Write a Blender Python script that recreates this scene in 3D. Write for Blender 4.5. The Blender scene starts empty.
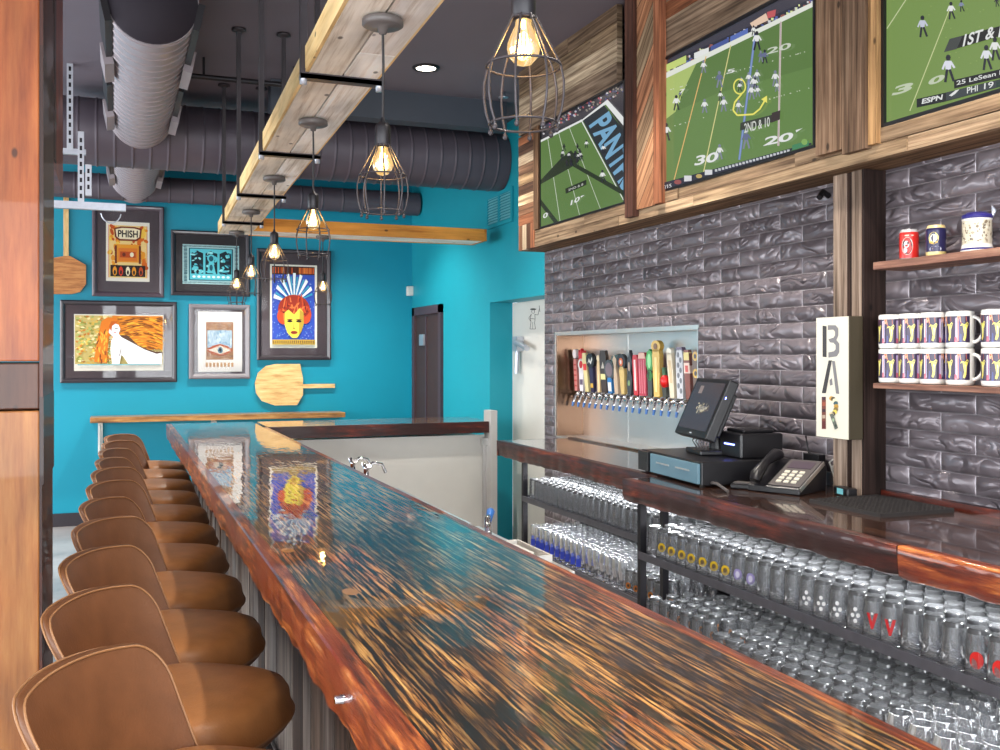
import bpy, math, random
from math import sin, cos, pi, radians
R = random.Random(7)
SC = bpy.context.scene
COL = SC.collection
# ------------------------------------------------------------------ camera
F, HY, VX, H = 990.0, 355.0, 116.0, 1.57
TH = math.atan((500 - VX) / F); CT, ST = cos(TH), sin(TH)
cam = bpy.data.cameras.new('camera'); camo = bpy.data.objects.new('camera', cam); COL.objects.link(camo)
camo.location = (0, 0, H); camo.rotation_euler = (pi / 2, 0, -TH)
cam.sensor_width = 36; cam.lens = F / 1000 * 36; cam.shift_y = (HY - 375) / 1000; cam.clip_start = .05
SC.camera = camo

def at(px, py, X=None, Y=None, Z=None):
    """a pixel of the photograph on a known plane of the room"""
    k = (px - 500) / F; t = (HY - py) / F
    ax, ay = k * CT + ST, CT - k * ST
    if X is not None: z = X / ax
    elif Y is not None: z = Y / ay
    else: z = (Z - H) / t
    return (z * ax, z * ay, H + t * z)

# ------------------------------------------------------------------ colour
def lin(c):
    c = c / 255.0
    return c / 12.92 if c <= .04045 else ((c + .055) / 1.055) ** 2.4
def rgb(c):
    if isinstance(c, str):
        c = c.lstrip('#'); c = [int(c[i:i + 2], 16) for i in (0, 2, 4)]
    return (lin(c[0]), lin(c[1]), lin(c[2]), 1)

# ------------------------------------------------------------------ materials
M = {}
def new(name):
    m = bpy.data.materials.new(name); m.use_nodes = True
    nt = m.node_tree; b = nt.nodes['Principled BSDF']; M[name] = m
    return m, nt, b
def N(nt, t, **k):
    n = nt.nodes.new(t)
    for a, v in k.items():
        if a.startswith('i_'):
            key = a[2:]; key = int(key) if key.isdigit() else key.replace('_', ' ')
            n.inputs[key].default_value = v
        else: setattr(n, a, v)
    return n
def L(nt, a, b): nt.links.new(a, b)
def ramp(nt, stops):
    r = N(nt, 'ShaderNodeValToRGB'); e = r.color_ramp.elements
    while len(e) < len(stops): e.new(.5)
    for i, (p, c) in enumerate(stops): e[i].position = p; e[i].color = rgb(c) if not isinstance(c, float) else (c, c, c, 1)
    return r
def setp(b, rough=.5, metal=0, coat=0, spec=.5, crough=.03):
    b.inputs['Roughness'].default_value = rough; b.inputs['Metallic'].default_value = metal
    b.inputs['Coat Weight'].default_value = coat; b.inputs['Coat Roughness'].default_value = crough
    b.inputs['Specular IOR Level'].default_value = spec
def plain(name, c, rough=.5, metal=0, coat=0, spec=.5, var=.12, scale=8, bump=0.0, bscale=60):
    m, nt, b = new(name); setp(b, rough, metal, coat, spec)
    tc = N(nt, 'ShaderNodeTexCoord'); no = N(nt, 'ShaderNodeTexNoise', i_Scale=scale, i_Detail=4.0)
    L(nt, tc.outputs['Object'], no.inputs['Vector'])
    mr = N(nt, 'ShaderNodeMapRange'); mr.inputs['To Min'].default_value = 1 - var; mr.inputs['To Max'].default_value = 1 + var
    L(nt, no.outputs['Fac'], mr.inputs['Value'])
    mx = N(nt, 'ShaderNodeVectorMath', operation='SCALE'); mx.inputs[0].default_value = rgb(c)[:3]
    L(nt, mr.outputs[0], mx.inputs['Scale']); L(nt, mx.outputs[0], b.inputs['Base Color'])
    if bump:
        n2 = N(nt, 'ShaderNodeTexNoise', i_Scale=float(bscale), i_Detail=3.0); L(nt, tc.outputs['Object'], n2.inputs['Vector'])
        bp = N(nt, 'ShaderNodeBump', i_Strength=bump, i_Distance=.01); L(nt, n2.outputs['Fac'], bp.inputs['Height']); L(nt, bp.outputs[0], b.inputs['Normal'])
    return m
def wood(name, stops, rough=.6, coat=0, gx=1.6, gy=45, attr=False, bump=.25, blotch=None, dist=.0, spec=.4):
    """grain runs along u of the uv map (metres)"""
    m, nt, b = new(name); setp(b, rough, 0, coat, spec)
    uv = N(nt, 'ShaderNodeUVMap'); mp = N(nt, 'ShaderNodeMapping'); mp.inputs['Scale'].default_value = (gx, gy, 1)
    L(nt, uv.outputs[0], mp.inputs['Vector'])
    no = N(nt, 'ShaderNodeTexNoise', i_Scale=1.0, i_Detail=7.0, i_Roughness=.65, i_Distortion=dist); L(nt, mp.outputs[0], no.inputs['Vector'])
    rp = ramp(nt, stops); L(nt, no.outputs['Fac'], rp.inputs['Fac'])
    out = rp.outputs[0]
    m2 = N(nt, 'ShaderNodeMapping'); m2.inputs['Scale'].default_value = (2.2, 7, 1); L(nt, uv.outputs[0], m2.inputs['Vector'])
    n2 = N(nt, 'ShaderNodeTexNoise', i_Scale=1.0, i_Detail=3.0); L(nt, m2.outputs[0], n2.inputs['Vector'])
    if blotch:
        r2 = ramp(nt, [(.42, (0.0)), (.6, (1.0))]); L(nt, n2.outputs['Fac'], r2.inputs['Fac'])
        mx = N(nt, 'ShaderNodeMix', data_type='RGBA'); L(nt, r2.outputs[0], mx.inputs['Factor']); L(nt, out, mx.inputs['A']); mx.inputs['B'].default_value = rgb(blotch)
        ml = N(nt, 'ShaderNodeMix', data_type='RGBA', blend_type='MULTIPLY'); ml.inputs['Factor'].default_value = .5
        L(nt, mx.outputs['Result'], ml.inputs['A']); L(nt, out, ml.inputs['B'])
        out = mx.outputs['Result']
    if attr:
        at_ = N(nt, 'ShaderNodeAttribute', attribute_name='Col')
        r3 = N(nt, 'ShaderNodeMapRange'); r3.inputs['From Min'].default_value = .3; r3.inputs['From Max'].default_value = .7
        r3.inputs['To Min'].default_value = .65; r3.inputs['To Max'].default_value = 1.25; L(nt, n2.outputs['Fac'], r3.inputs['Value'])
        mx = N(nt, 'ShaderNodeMix', data_type='RGBA', blend_type='MULTIPLY'); mx.inputs['Factor'].default_value = 1
        L(nt, out, mx.inputs['A']); L(nt, at_.outputs['Color'], mx.inputs['B'])
        sc = N(nt, 'ShaderNodeVectorMath', operation='SCALE'); L(nt, mx.outputs['Result'], sc.inputs[0]); L(nt, r3.outputs[0], sc.inputs['Scale']); out = sc.outputs[0]
        # nail holes and small knots
        vo = N(nt, 'ShaderNodeTexVoronoi', i_Scale=1.0); m4 = N(nt, 'ShaderNodeMapping'); m4.inputs['Scale'].default_value = (5, 9, 1)
        L(nt, uv.outputs[0], m4.inputs['Vector']); L(nt, m4.outputs[0], vo.inputs['Vector'])
        r4 = ramp(nt, [(.05, (.25)), (.09, (1.0))]); L(nt, vo.outputs['Distance'], r4.inputs['Fac'])
        m5 = N(nt, 'ShaderNodeMix', data_type='RGBA', blend_type='MULTIPLY'); m5.inputs['Factor'].default_value = 1
        L(nt, out, m5.inputs['A']); L(nt, r4.outputs[0], m5.inputs['B']); out = m5.outputs['Result']
    L(nt, out, b.inputs['Base Color'])
    if bump:
        bp = N(nt, 'ShaderNodeBump', i_Strength=bump, i_Distance=.004); L(nt, no.outputs['Fac'], bp.inputs['Height']); L(nt, bp.outputs[0], b.inputs['Normal'])
    return m

def attrmat(name, rough=.5, emit=0, spec=.3, coat=0, metal=0):
    m, nt, b = new(name); setp(b, rough, metal, coat, spec)
    a = N(nt, 'ShaderNodeAttribute', attribute_name='Col')
    if emit:
        b.inputs['Base Color'].default_value = (.01, .01, .01, 1)
        hs = N(nt, 'ShaderNodeHueSaturation'); hs.inputs['Saturation'].default_value = .84; L(nt, a.outputs['Color'], hs.inputs['Color'])
        L(nt, hs.outputs[0], b.inputs['Emission Color']); b.inputs['Emission Strength'].default_value = emit
    else: L(nt, a.outputs['Color'], b.inputs['Base Color'])
    return m
attrmat('print', .6); attrmat('screen_picture', .2, .66, .5); attrmat('strut_metal', .35, metal=.6); attrmat('enamel', .28, 0, .5); attrmat('paint', .45)

plain('teal_wall', (0, 140, 166), .5, var=.05, scale=3, bump=.06, bscale=120, spec=.4)
plain('teal_lit', (24, 148, 166), .5, var=.05, scale=3, spec=.4)  # same teal paint with the side wall's stronger light put in
plain('ceiling_paint', (110, 102, 111), .7, var=.1, scale=2)
plain('ceiling_beam', (58, 64, 74), .6, var=.1)
plain('white_wall', (205, 205, 205), .6, var=.04)
plain('baseboard', (38, 32, 40), .5)
plain('duct_dark', (84, 76, 85), .5, .1, var=.14, scale=2)
plain('duct_lit', (152, 143, 148), .42, .15, var=.06, scale=3)  # same paint as the dark duct, made paler for the light on it
plain('black_metal', (34, 32, 36), .42, .4, var=.2)
plain('iron', (58, 53, 56), .45, .5, var=.3, scale=20)
plain('galvanised', (190, 195, 205), .35, .7, var=.15, scale=30)
plain('steel', (226, 224, 222), .36, 1, var=.05, scale=5)
plain('post_metal', (196, 193, 190), .4, .3, var=.05)
plain('chrome', (225, 225, 228), .08, 1, var=.03)
plain('white_paint', (215, 213, 206), .45, var=.05)
plain('offwhite', (214, 208, 190), .5, var=.05)
plain('black_plastic', (20, 19, 22), .35, var=.2, scale=20)
plain('grey_plastic', (86, 80, 78), .45, var=.1)
plain('dark_door', (58, 34, 30), .55, var=.3)
plain('cap_dark', (40, 34, 44), .8)
plain('door_frame', (66, 50, 58), .5)
plain('rack_steel', (104, 104, 112), .4, .3, var=.2, scale=20)
plain('sign_side', (58, 50, 34), .6)
plain('drawer_blue', (96, 128, 142), .4)
plain('steel_brown_reflection', (118, 92, 74), .22, .9, var=.15, scale=3)  # steel with a brown reflection painted in as its colour
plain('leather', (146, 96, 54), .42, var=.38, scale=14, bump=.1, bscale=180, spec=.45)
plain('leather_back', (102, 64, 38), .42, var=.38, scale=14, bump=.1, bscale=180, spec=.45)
plain('piping', (150, 106, 68), .4, var=.15)
plain('rubber', (38, 34, 33), .6, var=.2, bump=.5, bscale=260)
plain('frame_black', (38, 32, 40), .32, coat=.4, var=.15, scale=12)
plain('frame_plum', (76, 63, 73), .35, coat=.3, var=.15, scale=12)
plain('frame_grey', (122, 117, 122), .4, coat=.3, var=.12, scale=12)
plain('mat_plum', (64, 52, 59), .6, coat=.6, var=.1)
plain('mat_black', (32, 26, 32), .6, coat=.6, var=.1)
plain('ceramic', (232, 230, 224), .15, coat=.5, var=.02)
plain('louvre', (120, 196, 205), .5, var=.1)
plain('cord', (28, 25, 28), .5)
plain('cap_blue', (50, 105, 175), .3)

wood('old_wood', [(.3, (82, 72, 66)), (.43, (142, 130, 120)), (.55, (188, 178, 168)), (.75, (236, 230, 222))], .75, 0, 1.5, 46, True, .5, spec=.2)
wood('pale_plank', [(.28, (160, 146, 134)), (.4, (226, 218, 208)), (.52, (250, 248, 244)), (.8, (255, 255, 255))], .75, 0, 1.8, 40, True, .5, spec=.2)
wood('beam_wood', [(.3, (196, 162, 116)), (.5, (236, 218, 184)), (.75, (250, 242, 222))], .7, 0, 2.0, 30, True, .35)
wood('slab_red', [(.38, (22, 7, 5)), (.48, (62, 20, 11)), (.6, (98, 34, 18)), (.75, (170, 88, 52))], .42, .3, 5, 34, False, .9, blotch=(44, 14, 9))
wood('bar_edge', [(.38, (36, 12, 6)), (.46, (98, 38, 16)), (.54, (150, 72, 30)), (.64, (206, 124, 58)), (.76, (244, 196, 140))], .35, .55, 5, 40, False, 1.0, blotch=(116, 40, 16))
wood('counter_top', [(.34, (16, 9, 7)), (.5, (54, 32, 22)), (.66, (92, 60, 42)), (.82, (150, 118, 92))], .25, .8, 2, 40, False, .2)
wood('peel_wood', [(.3, (176, 130, 76)), (.5, (222, 182, 120)), (.75, (240, 210, 156))], .5, 0, 5, 40, False, .1)
wood('peel_brown', [(.3, (140, 80, 40)), (.5, (190, 124, 66)), (.75, (214, 156, 92))], .5, 0, 5, 40, False, .1)
wood('pillar_wood', [(.3, (168, 104, 54)), (.5, (202, 140, 80)), (.72, (226, 172, 108))], .5, .15, 3, 30, True, .25)
wood('grey_board', [(.3, (70, 62, 58)), (.46, (126, 116, 108)), (.62, (168, 158, 150)), (.8, (205, 198, 192))], .7, 0, 1.4, 28, True, .4)
wood('shelf_wood', [(.3, (72, 46, 38)), (.5, (128, 88, 72)), (.72, (176, 136, 112))], .6, 0, 3, 40, False, .4)
wood('ledge_wood', [(.3, (70, 44, 22)), (.5, (160, 110, 56)), (.75, (215, 168, 100))], .4, .4, 3, 30, False, .3)

# resin-covered bar top: dark saw-marked streaks over tan boards
def barmat():
    m, nt, b = new('bar_top'); setp(b, .35, 0, 1, .5, .03); b.inputs['Coat IOR'].default_value = 1.52
    uv = N(nt, 'ShaderNodeUVMap')
    def noise(sx, sy, det=6., dist=0., rough=.6):
        mp = N(nt, 'ShaderNodeMapping'); mp.inputs['Scale'].default_value = (sx, sy, 1); L(nt, uv.outputs[0], mp.inputs['Vector'])
        no = N(nt, 'ShaderNodeTexNoise', i_Scale=1.0, i_Detail=det, i_Roughness=rough, i_Distortion=dist); L(nt, mp.outputs[0], no.inputs['Vector']); return no
    a = noise(5, 130, 8., .3, .66); r1 = ramp(nt, [(.43, (9, 6, 4)), (.49, (34, 20, 10)), (.515, (120, 74, 32)), (.565, (184, 130, 64)), (.7, (234, 188, 112))]); L(nt, a.outputs['Fac'], r1.inputs['Fac'])
    c = noise(1.6, 6, 4., 1.); r2 = ramp(nt, [(.36, .2), (.5, .85), (.62, 1.15)])
    L(nt, c.outputs['Fac'], r2.inputs['Fac'])
    mx = N(nt, 'ShaderNodeMix', data_type='RGBA', blend_type='MULTIPLY'); mx.inputs['Factor'].default_value = 1
    L(nt, r1.outputs[0], mx.inputs['A']); L(nt, r2.outputs[0], mx.inputs['B'])
    d = noise(1.1, 3.5, 3., .8); r3 = ramp(nt, [(.5, .0), (.66, .6)]); L(nt, d.outputs['Fac'], r3.inputs['Fac'])
    m2 = N(nt, 'ShaderNodeMix', data_type='RGBA', blend_type='MULTIPLY'); L(nt, r3.outputs[0], m2.inputs['Factor']); L(nt, mx.outputs['Result'], m2.inputs['A']); m2.inputs['B'].default_value = rgb((235, 120, 50))
    # round plug knots
    vo = N(nt, 'ShaderNodeTexVoronoi', i_Scale=1.0); mp = N(nt, 'ShaderNodeMapping'); mp.inputs['Scale'].default_value = (3.4, 6.4, 1); L(nt, uv.outputs[0], mp.inputs['Vector']); L(nt, mp.outputs[0], vo.inputs['Vector'])
    r4 = ramp(nt, [(.10, 1.0), (.115, .0)]); L(nt, vo.outputs['Distance'], r4.inputs['Fac'])
    m3 = N(nt, 'ShaderNodeMix', data_type='RGBA'); L(nt, r4.outputs[0], m3.inputs['Factor']); L(nt, m2.outputs['Result'], m3.inputs['A']); m3.inputs['B'].default_value = rgb((168, 112, 50))
    L(nt, m3.outputs['Result'], b.inputs['Base Color'])
    w = noise(2.5, 7, 3.); bp = N(nt, 'ShaderNodeBump', i_Strength=.16, i_Distance=.01); L(nt, w.outputs['Fac'], bp.inputs['Height']); L(nt, bp.outputs[0], b.inputs['Coat Normal'])
barmat()

def brickmat():
    m, nt, b = new('crinkled_brick'); setp(b, .33, .25, 0, .6)
    tc = N(nt, 'ShaderNodeTexCoord'); sx = N(nt, 'ShaderNodeSeparateXYZ'); L(nt, tc.outputs['Object'], sx.inputs[0])
    def ma(op, a, bb=None, c=None):
        n = N(nt, 'ShaderNodeMath', operation=op)
        for i, v in enumerate((a, bb, c)):
            if v is None: continue
            if isinstance(v, (int, float)): n.inputs[i].default_value = v
            else: L(nt, v, n.inputs[i])
        return n.outputs[0]
    BW, BH = .29, .0655
    zr = ma('DIVIDE', sx.outputs['Z'], BH); row = ma('FLOOR', zr); v = ma('FRACT', zr)
    yr = ma('ADD', ma('DIVIDE', sx.outputs['Y'], BW), ma('MULTIPLY', ma('MODULO', row, 2), .5)); cl = ma('FLOOR', yr); u = ma('FRACT', yr)
    pu = ma('POWER', ma('MULTIPLY', ma('MULTIPLY', u, ma('SUBTRACT', 1, u)), 4), .35)
    pv = ma('POWER', ma('MULTIPLY', ma('MULTIPLY', v, ma('SUBTRACT', 1, v)), 4), .6)
    pil = ma('MULTIPLY', pu, pv)
    eu = ma('MULTIPLY', ma('MINIMUM', u, ma('SUBTRACT', 1, u)), BW); ev = ma('MULTIPLY', ma('MINIMUM', v, ma('SUBTRACT', 1, v)), BH)
    e = ma('MINIMUM', eu, ev); mort = ma('LESS_THAN', e, .0026)
    cb = N(nt, 'ShaderNodeCombineXYZ'); L(nt, cl, cb.inputs[0]); L(nt, row, cb.inputs[1])
    wn = N(nt, 'ShaderNodeTexWhiteNoise', noise_dimensions='2D'); L(nt, cb.outputs[0], wn.inputs['Vector'])
    w = ma('MULTIPLY', wn.outputs['Value'], 40)
    mp = N(nt, 'ShaderNodeMapping'); mp.inputs['Scale'].default_value = (1, 6.5, 11); mp.inputs['Rotation'].default_value = (.5, 0, 0); L(nt, tc.outputs['Object'], mp.inputs['Vector'])
    no = N(nt, 'ShaderNodeTexNoise', noise_dimensions='4D', i_Scale=1.0, i_Detail=1.0, i_Distortion=1.1); L(nt, mp.outputs[0], no.inputs['Vector']); L(nt, w, no.inputs['W'])
    rid = ma('ABSOLUTE', ma('SUBTRACT', no.outputs['Fac'], .5)); rid = ma('MINIMUM', ma('MULTIPLY', rid, 7), 1)
    h = ma('ADD', ma('MULTIPLY', pil, .7), ma('MULTIPLY', ma('MULTIPLY', rid, pil), .35))
    h = ma('ADD', h, ma('MULTIPLY', no.outputs['Fac'], .8))
    bp = N(nt, 'ShaderNodeBump', i_Strength=1.0, i_Distance=.026); L(nt, h, bp.inputs['Height']); L(nt, bp.outputs[0], b.inputs['Normal'])
    mx = N(nt, 'ShaderNodeMix', data_type='RGBA'); L(nt, wn.outputs['Value'], mx.inputs['Factor']); mx.inputs['A'].default_value = rgb((98, 90, 95)); mx.inputs['B'].default_value = rgb((132, 123, 128))
    m2 = N(nt, 'ShaderNodeMix', data_type='RGBA'); L(nt, mort, m2.inputs['Factor']); L(nt, mx.outputs['Result'], m2.inputs['A']); m2.inputs['B'].default_value = rgb((176, 168, 174))
    L(nt, m2.outputs['Result'], b.inputs['Base Color'])
brickmat()

def floormat():
    m, nt, b = new('concrete'); setp(b, .3, 0, .2, .5)
    tc = N(nt, 'ShaderNodeTexCoord'); no = N(nt, 'ShaderNodeTexNoise', i_Scale=1.7, i_Detail=8.0, i_Roughness=.65); L(nt, tc.outputs['Object'], no.inputs['Vector'])
    r = ramp(nt, [(.3, (128, 122, 122)), (.7, (190, 184, 184))]); L(nt, no.outputs['Fac'], r.inputs['Fac']); L(nt, r.outputs[0], b.inputs['Base Color'])
floormat()

def glassmat():
    # thin-walled glass: clear walls, the thick base's dark refraction painted in by vertex colour, mirror-like at grazing angles
    m = bpy.data.materials.new('clear_glass'); m.use_nodes = True; M['clear_glass'] = m; nt = m.node_tree; nt.nodes.remove(nt.nodes['Principled BSDF'])
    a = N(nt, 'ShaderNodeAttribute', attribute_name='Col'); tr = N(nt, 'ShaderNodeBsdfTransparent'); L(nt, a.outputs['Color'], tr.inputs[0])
    tc = N(nt, 'ShaderNodeTexCoord'); mp = N(nt, 'ShaderNodeMapping'); mp.inputs['Scale'].default_value = (70, 70, 6); L(nt, tc.outputs['Object'], mp.inputs['Vector'])
    no = N(nt, 'ShaderNodeTexNoise', i_Scale=1.0, i_Detail=1.0); L(nt, mp.outputs[0], no.inputs['Vector'])
    bp = N(nt, 'ShaderNodeBump', i_Strength=.25, i_Distance=.004); L(nt, no.outputs['Fac'], bp.inputs['Height'])
    gl = N(nt, 'ShaderNodeBsdfGlossy', i_Roughness=.08); L(nt, bp.outputs[0], gl.inputs['Normal']); fr = N(nt, 'ShaderNodeFresnel', i_IOR=1.95); L(nt, bp.outputs[0], fr.inputs['Normal'])
    mx = N(nt, 'ShaderNodeMixShader'); L(nt, fr.outputs[0], mx.inputs[0]); L(nt, tr.outputs[0], mx.inputs[1]); L(nt, gl.outputs[0], mx.inputs[2])
    di = N(nt, 'ShaderNodeBsdfDiffuse'); di.inputs[0].default_value = (.9, .92, .95, 1); m2 = N(nt, 'ShaderNodeMixShader'); m2.inputs[0].default_value = .08
    L(nt, mx.outputs[0], m2.inputs[1]); L(nt, di.outputs[0], m2.inputs[2]); L(nt, m2.outputs[0], nt.nodes['Material Output'].inputs[0])
glassmat()

def bulbmat():
    m = bpy.data.materials.new('amber_bulb'); m.use_nodes = True; M['amber_bulb'] = m; nt = m.node_tree
    nt.nodes.remove(nt.nodes['Principled BSDF']); out = nt.nodes['Material Output']
    tr = N(nt, 'ShaderNodeBsdfTransparent'); tr.inputs[0].default_value = (1, .78, .36, 1)
    gl = N(nt, 'ShaderNodeBsdfGlossy'); gl.inputs['Roughness'].default_value = .05
    em = N(nt, 'ShaderNodeEmission'); em.inputs[0].default_value = (1, .62, .2, 1); em.inputs[1].default_value = .55
    lw = N(nt, 'ShaderNodeLayerWeight', i_Blend=.35); mx = N(nt, 'ShaderNodeMixShader'); L(nt, lw.outputs['Fresnel'], mx.inputs[0]); L(nt, tr.outputs[0], mx.inputs[1]); L(nt, gl.outputs[0], mx.inputs[2])
    ad = N(nt, 'ShaderNodeAddShader'); L(nt, mx.outputs[0], ad.inputs[0]); L(nt, em.outputs[0], ad.inputs[1]); L(nt, ad.outputs[0], out.inputs[0])
bulbmat()
def emit(name, c, s):
    m, nt, b = new(name); b.inputs['Base Color'].default_value = (.8, .8, .8, 1); b.inputs['Emission Color'].default_value = c; b.inputs['Emission Strength'].default_value = s
emit('filament', (1, .72, .38, 1), 22); emit('downlight_glow', (1, .9, .78, 1), 12); emit('added_strip_glow', (.95, .97, 1, 1), 2); emit('led_blue', (.1, .15, 1, 1), 6)

# ------------------------------------------------------------------ mesh builder
class MB:
    def __init__(s, off=(0, 0, 0)):
        s.v = []; s.f = []; s.c = []; s.uv = []; s.sm = []; s.off = off
    def face(s, pts, col=(255, 255, 255), uv=None, smooth=False):
        i = len(s.v); s.v += [tuple(p) for p in pts]; s.f.append(tuple(range(i, i + len(pts)))); s.c.append(col)
        s.uv.append(uv or [(p[0], p[1]) for p in pts]); s.sm.append(smooth)
    def grid(s, rows, col=(255, 255, 255), closed_u=False, closed_v=False, smooth=True, uvf=None):
        b = len(s.v); nr, nc = len(rows), len(rows[0])
        for r in rows: s.v += [tuple(p) for p in r]
        for i in range(nr if closed_v else nr - 1):
            for j in range(nc if closed_u else nc - 1):
                i2, j2 = (i + 1) % nr, (j + 1) % nc
                q = (b + i * nc + j, b + i * nc + j2, b + i2 * nc + j2, b + i2 * nc + j)
                s.f.append(q); s.c.append(col); s.sm.append(smooth)
                ij = [(i, j), (i, j + 1), (i + 1, j + 1), (i + 1, j)]
                s.uv.append([uvf(a, c_) if uvf else (a * .05, c_ * .02) for a, c_ in ij])
    def box(s, x0, x1, y0, y1, z0, z1, col=(255, 255, 255), g=None, T=None):
        """g = grain axis 0/1/2 (longest by default)"""
        d = (x1 - x0, y1 - y0, z1 - z0)
        if g is None: g = max(range(3), key=lambda k: abs(d[k]))
        ou, ov = R.random() * 50, R.random() * 50
        P = [(x, y, z) for z in (z0, z1) for y in (y0, y1) for x in (x0, x1)]
        for f in ((0, 2, 3, 1), (4, 5, 7, 6), (0, 1, 5, 4), (2, 6, 7, 3), (0, 4, 6, 2), (1, 3, 7, 5)):
            q = [P[i] for i in f]; o = [k for k in range(3) if k != g]
            cst = [k for k in range(3) if max(p[k] for p in q) - min(p[k] for p in q) < 1e-9]
            if g in cst: uv = [(p[o[0]] + ou, p[o[1]] + ov) for p in q]
            else:
                w = [k for k in o if k not in cst] or o
                uv = [(p[g] + ou, p[w[0]] + ov) for p in q]
            s.face([T(*p) for p in q] if T else q, col, uv)
    def tube(s, pts, r, n=8, col=(255, 255, 255), cap=True, closed=False):
        from mathutils import Vector as V
        pts = [V(p) for p in pts]; rows = []; up = None
        for i, p in enumerate(pts):
            if closed: t = pts[(i + 1) % len(pts)] - pts[i - 1]
            else: t = (pts[min(i + 1, len(pts) - 1)] - pts[max(i - 1, 0)])
            t.normalize()
            if up is None: up = V((0, 0, 1)) if abs(t.z) < .9 else V((1, 0, 0))
            a = t.cross(up).normalized(); bb = a.cross(t).normalized(); up = bb
            rr = r[i] if isinstance(r, (list, tuple)) else r
            rows.append([p + (a * cos(2 * pi * k / n) + bb * sin(2 * pi * k / n)) * rr for k in range(n)])
        s.grid(rows, col, closed_u=True, closed_v=closed)
        if cap and not closed:
            s.face(rows[0], col); s.face(rows[-1][::-1], col)
    def lathe(s, prof, c=(0, 0, 0), n=20, col=(255, 255, 255), axis='z', caps=False, cols=None):
        rows = []
        for r, h in prof:
            row = []
            for k in range(n):
                a = 2 * pi * k / n; p = (r * cos(a), r * sin(a), h)
                if axis == 'x': p = (h, r * cos(a), r * sin(a))
                if axis == 'y': p = (r * sin(a), h, r * cos(a))
                row.append((p[0] + c[0], p[1] + c[1], p[2] + c[2]))
            rows.append(row)
        if cols:
            for i in range(len(rows) - 1): s.grid(rows[i:i + 2], cols[i], closed_u=True)
        else: s.grid(rows, col, closed_u=True)
        if caps: s.face(rows[0][::-1], col); s.face(rows[-1], col)
    def prism(s, poly, T, th, col=(255, 255, 255)):
        """poly of (u,v); T(u,v,w) -> xyz; thickness th"""
        a = [T(u, v, 0) for u, v in poly]; b = [T(u, v, th) for u, v in poly]; uv = [(u, v) for u, v in poly]
        s.face(a, col, uv); s.face(b[::-1], col, uv[::-1])
        for i in range(len(poly)):
            j = (i + 1) % len(poly); s.face([a[i], b[i], b[j], a[j]], col, [uv[i], (uv[i][0], uv[i][1] + th), (uv[j][0], uv[j][1] + th), uv[j]])
    def build(s, name, mat, parent=None, bevel=0, weld=True, auto=None):
        me = bpy.data.meshes.new(name); o3 = s.off
        me.from_pydata([(p[0] - o3[0], p[1] - o3[1], p[2] - o3[2]) for p in s.v], [], s.f)
        ca = me.color_attributes.new('Col', 'FLOAT_COLOR', 'CORNER'); ul = me.uv_layers.new(name='UVMap')
        cd = []; ud = []
        cache = {}
        for f, c, uv in zip(s.f, s.c, s.uv):
            if c not in cache: cache[c] = rgb(c)
            cd += list(cache[c]) * len(f)
            for q in uv: ud += [q[0], q[1]]
        ca.data.foreach_set('color', cd); ul.data.foreach_set('uv', ud)
        me.polygons.foreach_set('use_smooth', s.sm)
        me.materials.append(M[mat]); me.update()
        o = bpy.data.objects.new(name, me); COL.objects.link(o)
        if parent: o.parent = parent
        else: o.location = o3
        if bevel:
            w = o.modifiers.new('weld', 'WELD'); w.merge_threshold = 1e-5
            bv = o.modifiers.new('bevel', 'BEVEL'); bv.width = bevel; bv.segments = 2; bv.limit_method = 'ANGLE'
        return o

def tag(o, label=None, cat=None, group=None, kind=None):
    if label: o['label'] = label
    if cat: o['category'] = cat
    if group: o['group'] = group
    if kind: o['kind'] = kind
    return o
def thing(name, label, cat, loc=(0, 0, 0), rz=0, group=None):
    o = bpy.data.objects.new(name, None); o.empty_display_size = .1; COL.objects.link(o); o.location = loc; o.rotation_euler = (0, 0, rz)
    return tag(o, label, cat, group)
def copy_tree(o, parent=None):
    c = o.copy(); COL.objects.link(c)
    if parent: c.parent = parent
    for ch in [x for x in KIDS.get(o.name, [])]: copy_tree(ch, c)
    return c
KIDS = {}
def snap(root):
    """remember a prototype's tree before it is copied"""
    for o in list(bpy.data.objects):
        if o.parent: KIDS.setdefault(o.parent.name, [])
    def rec(o):
        KIDS[o.name] = [x for x in bpy.data.objects if x.parent == o]
        for x in KIDS[o.name]: rec(x)
    rec(root)
def struct(o): o['kind'] = 'structure'; return o

_tc = {}
def textpolys(txt, bold=0):
    """outline polygons of a text, height of capitals ~ .7, as triangles"""
    if (txt, bold) in _tc: return _tc[(txt, bold)]
    cu = bpy.data.curves.new('txt', 'FONT'); cu.body = txt; cu.size = 1; cu.offset = bold
    o = bpy.data.objects.new('txt', cu); COL.objects.link(o); dg = bpy.context.evaluated_depsgraph_get(); dg.update()
    me = bpy.data.meshes.new_from_object(o.evaluated_get(dg)); me.calc_loop_triangles()
    vs = [tuple(v.co) for v in me.vertices]; tr = [[vs[i][:2] for i in t.vertices] for t in me.loop_triangles]
    w = max(v[0] for v in vs) if vs else 1; lo = min(v[0] for v in vs)
    bpy.data.objects.remove(o); bpy.data.curves.remove(cu); bpy.data.meshes.remove(me)
    tr = [[((x - lo) / (w - lo), y / .69) for x, y in t] for t in tr]
    _tc[(txt, bold)] = tr
    return tr

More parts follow.
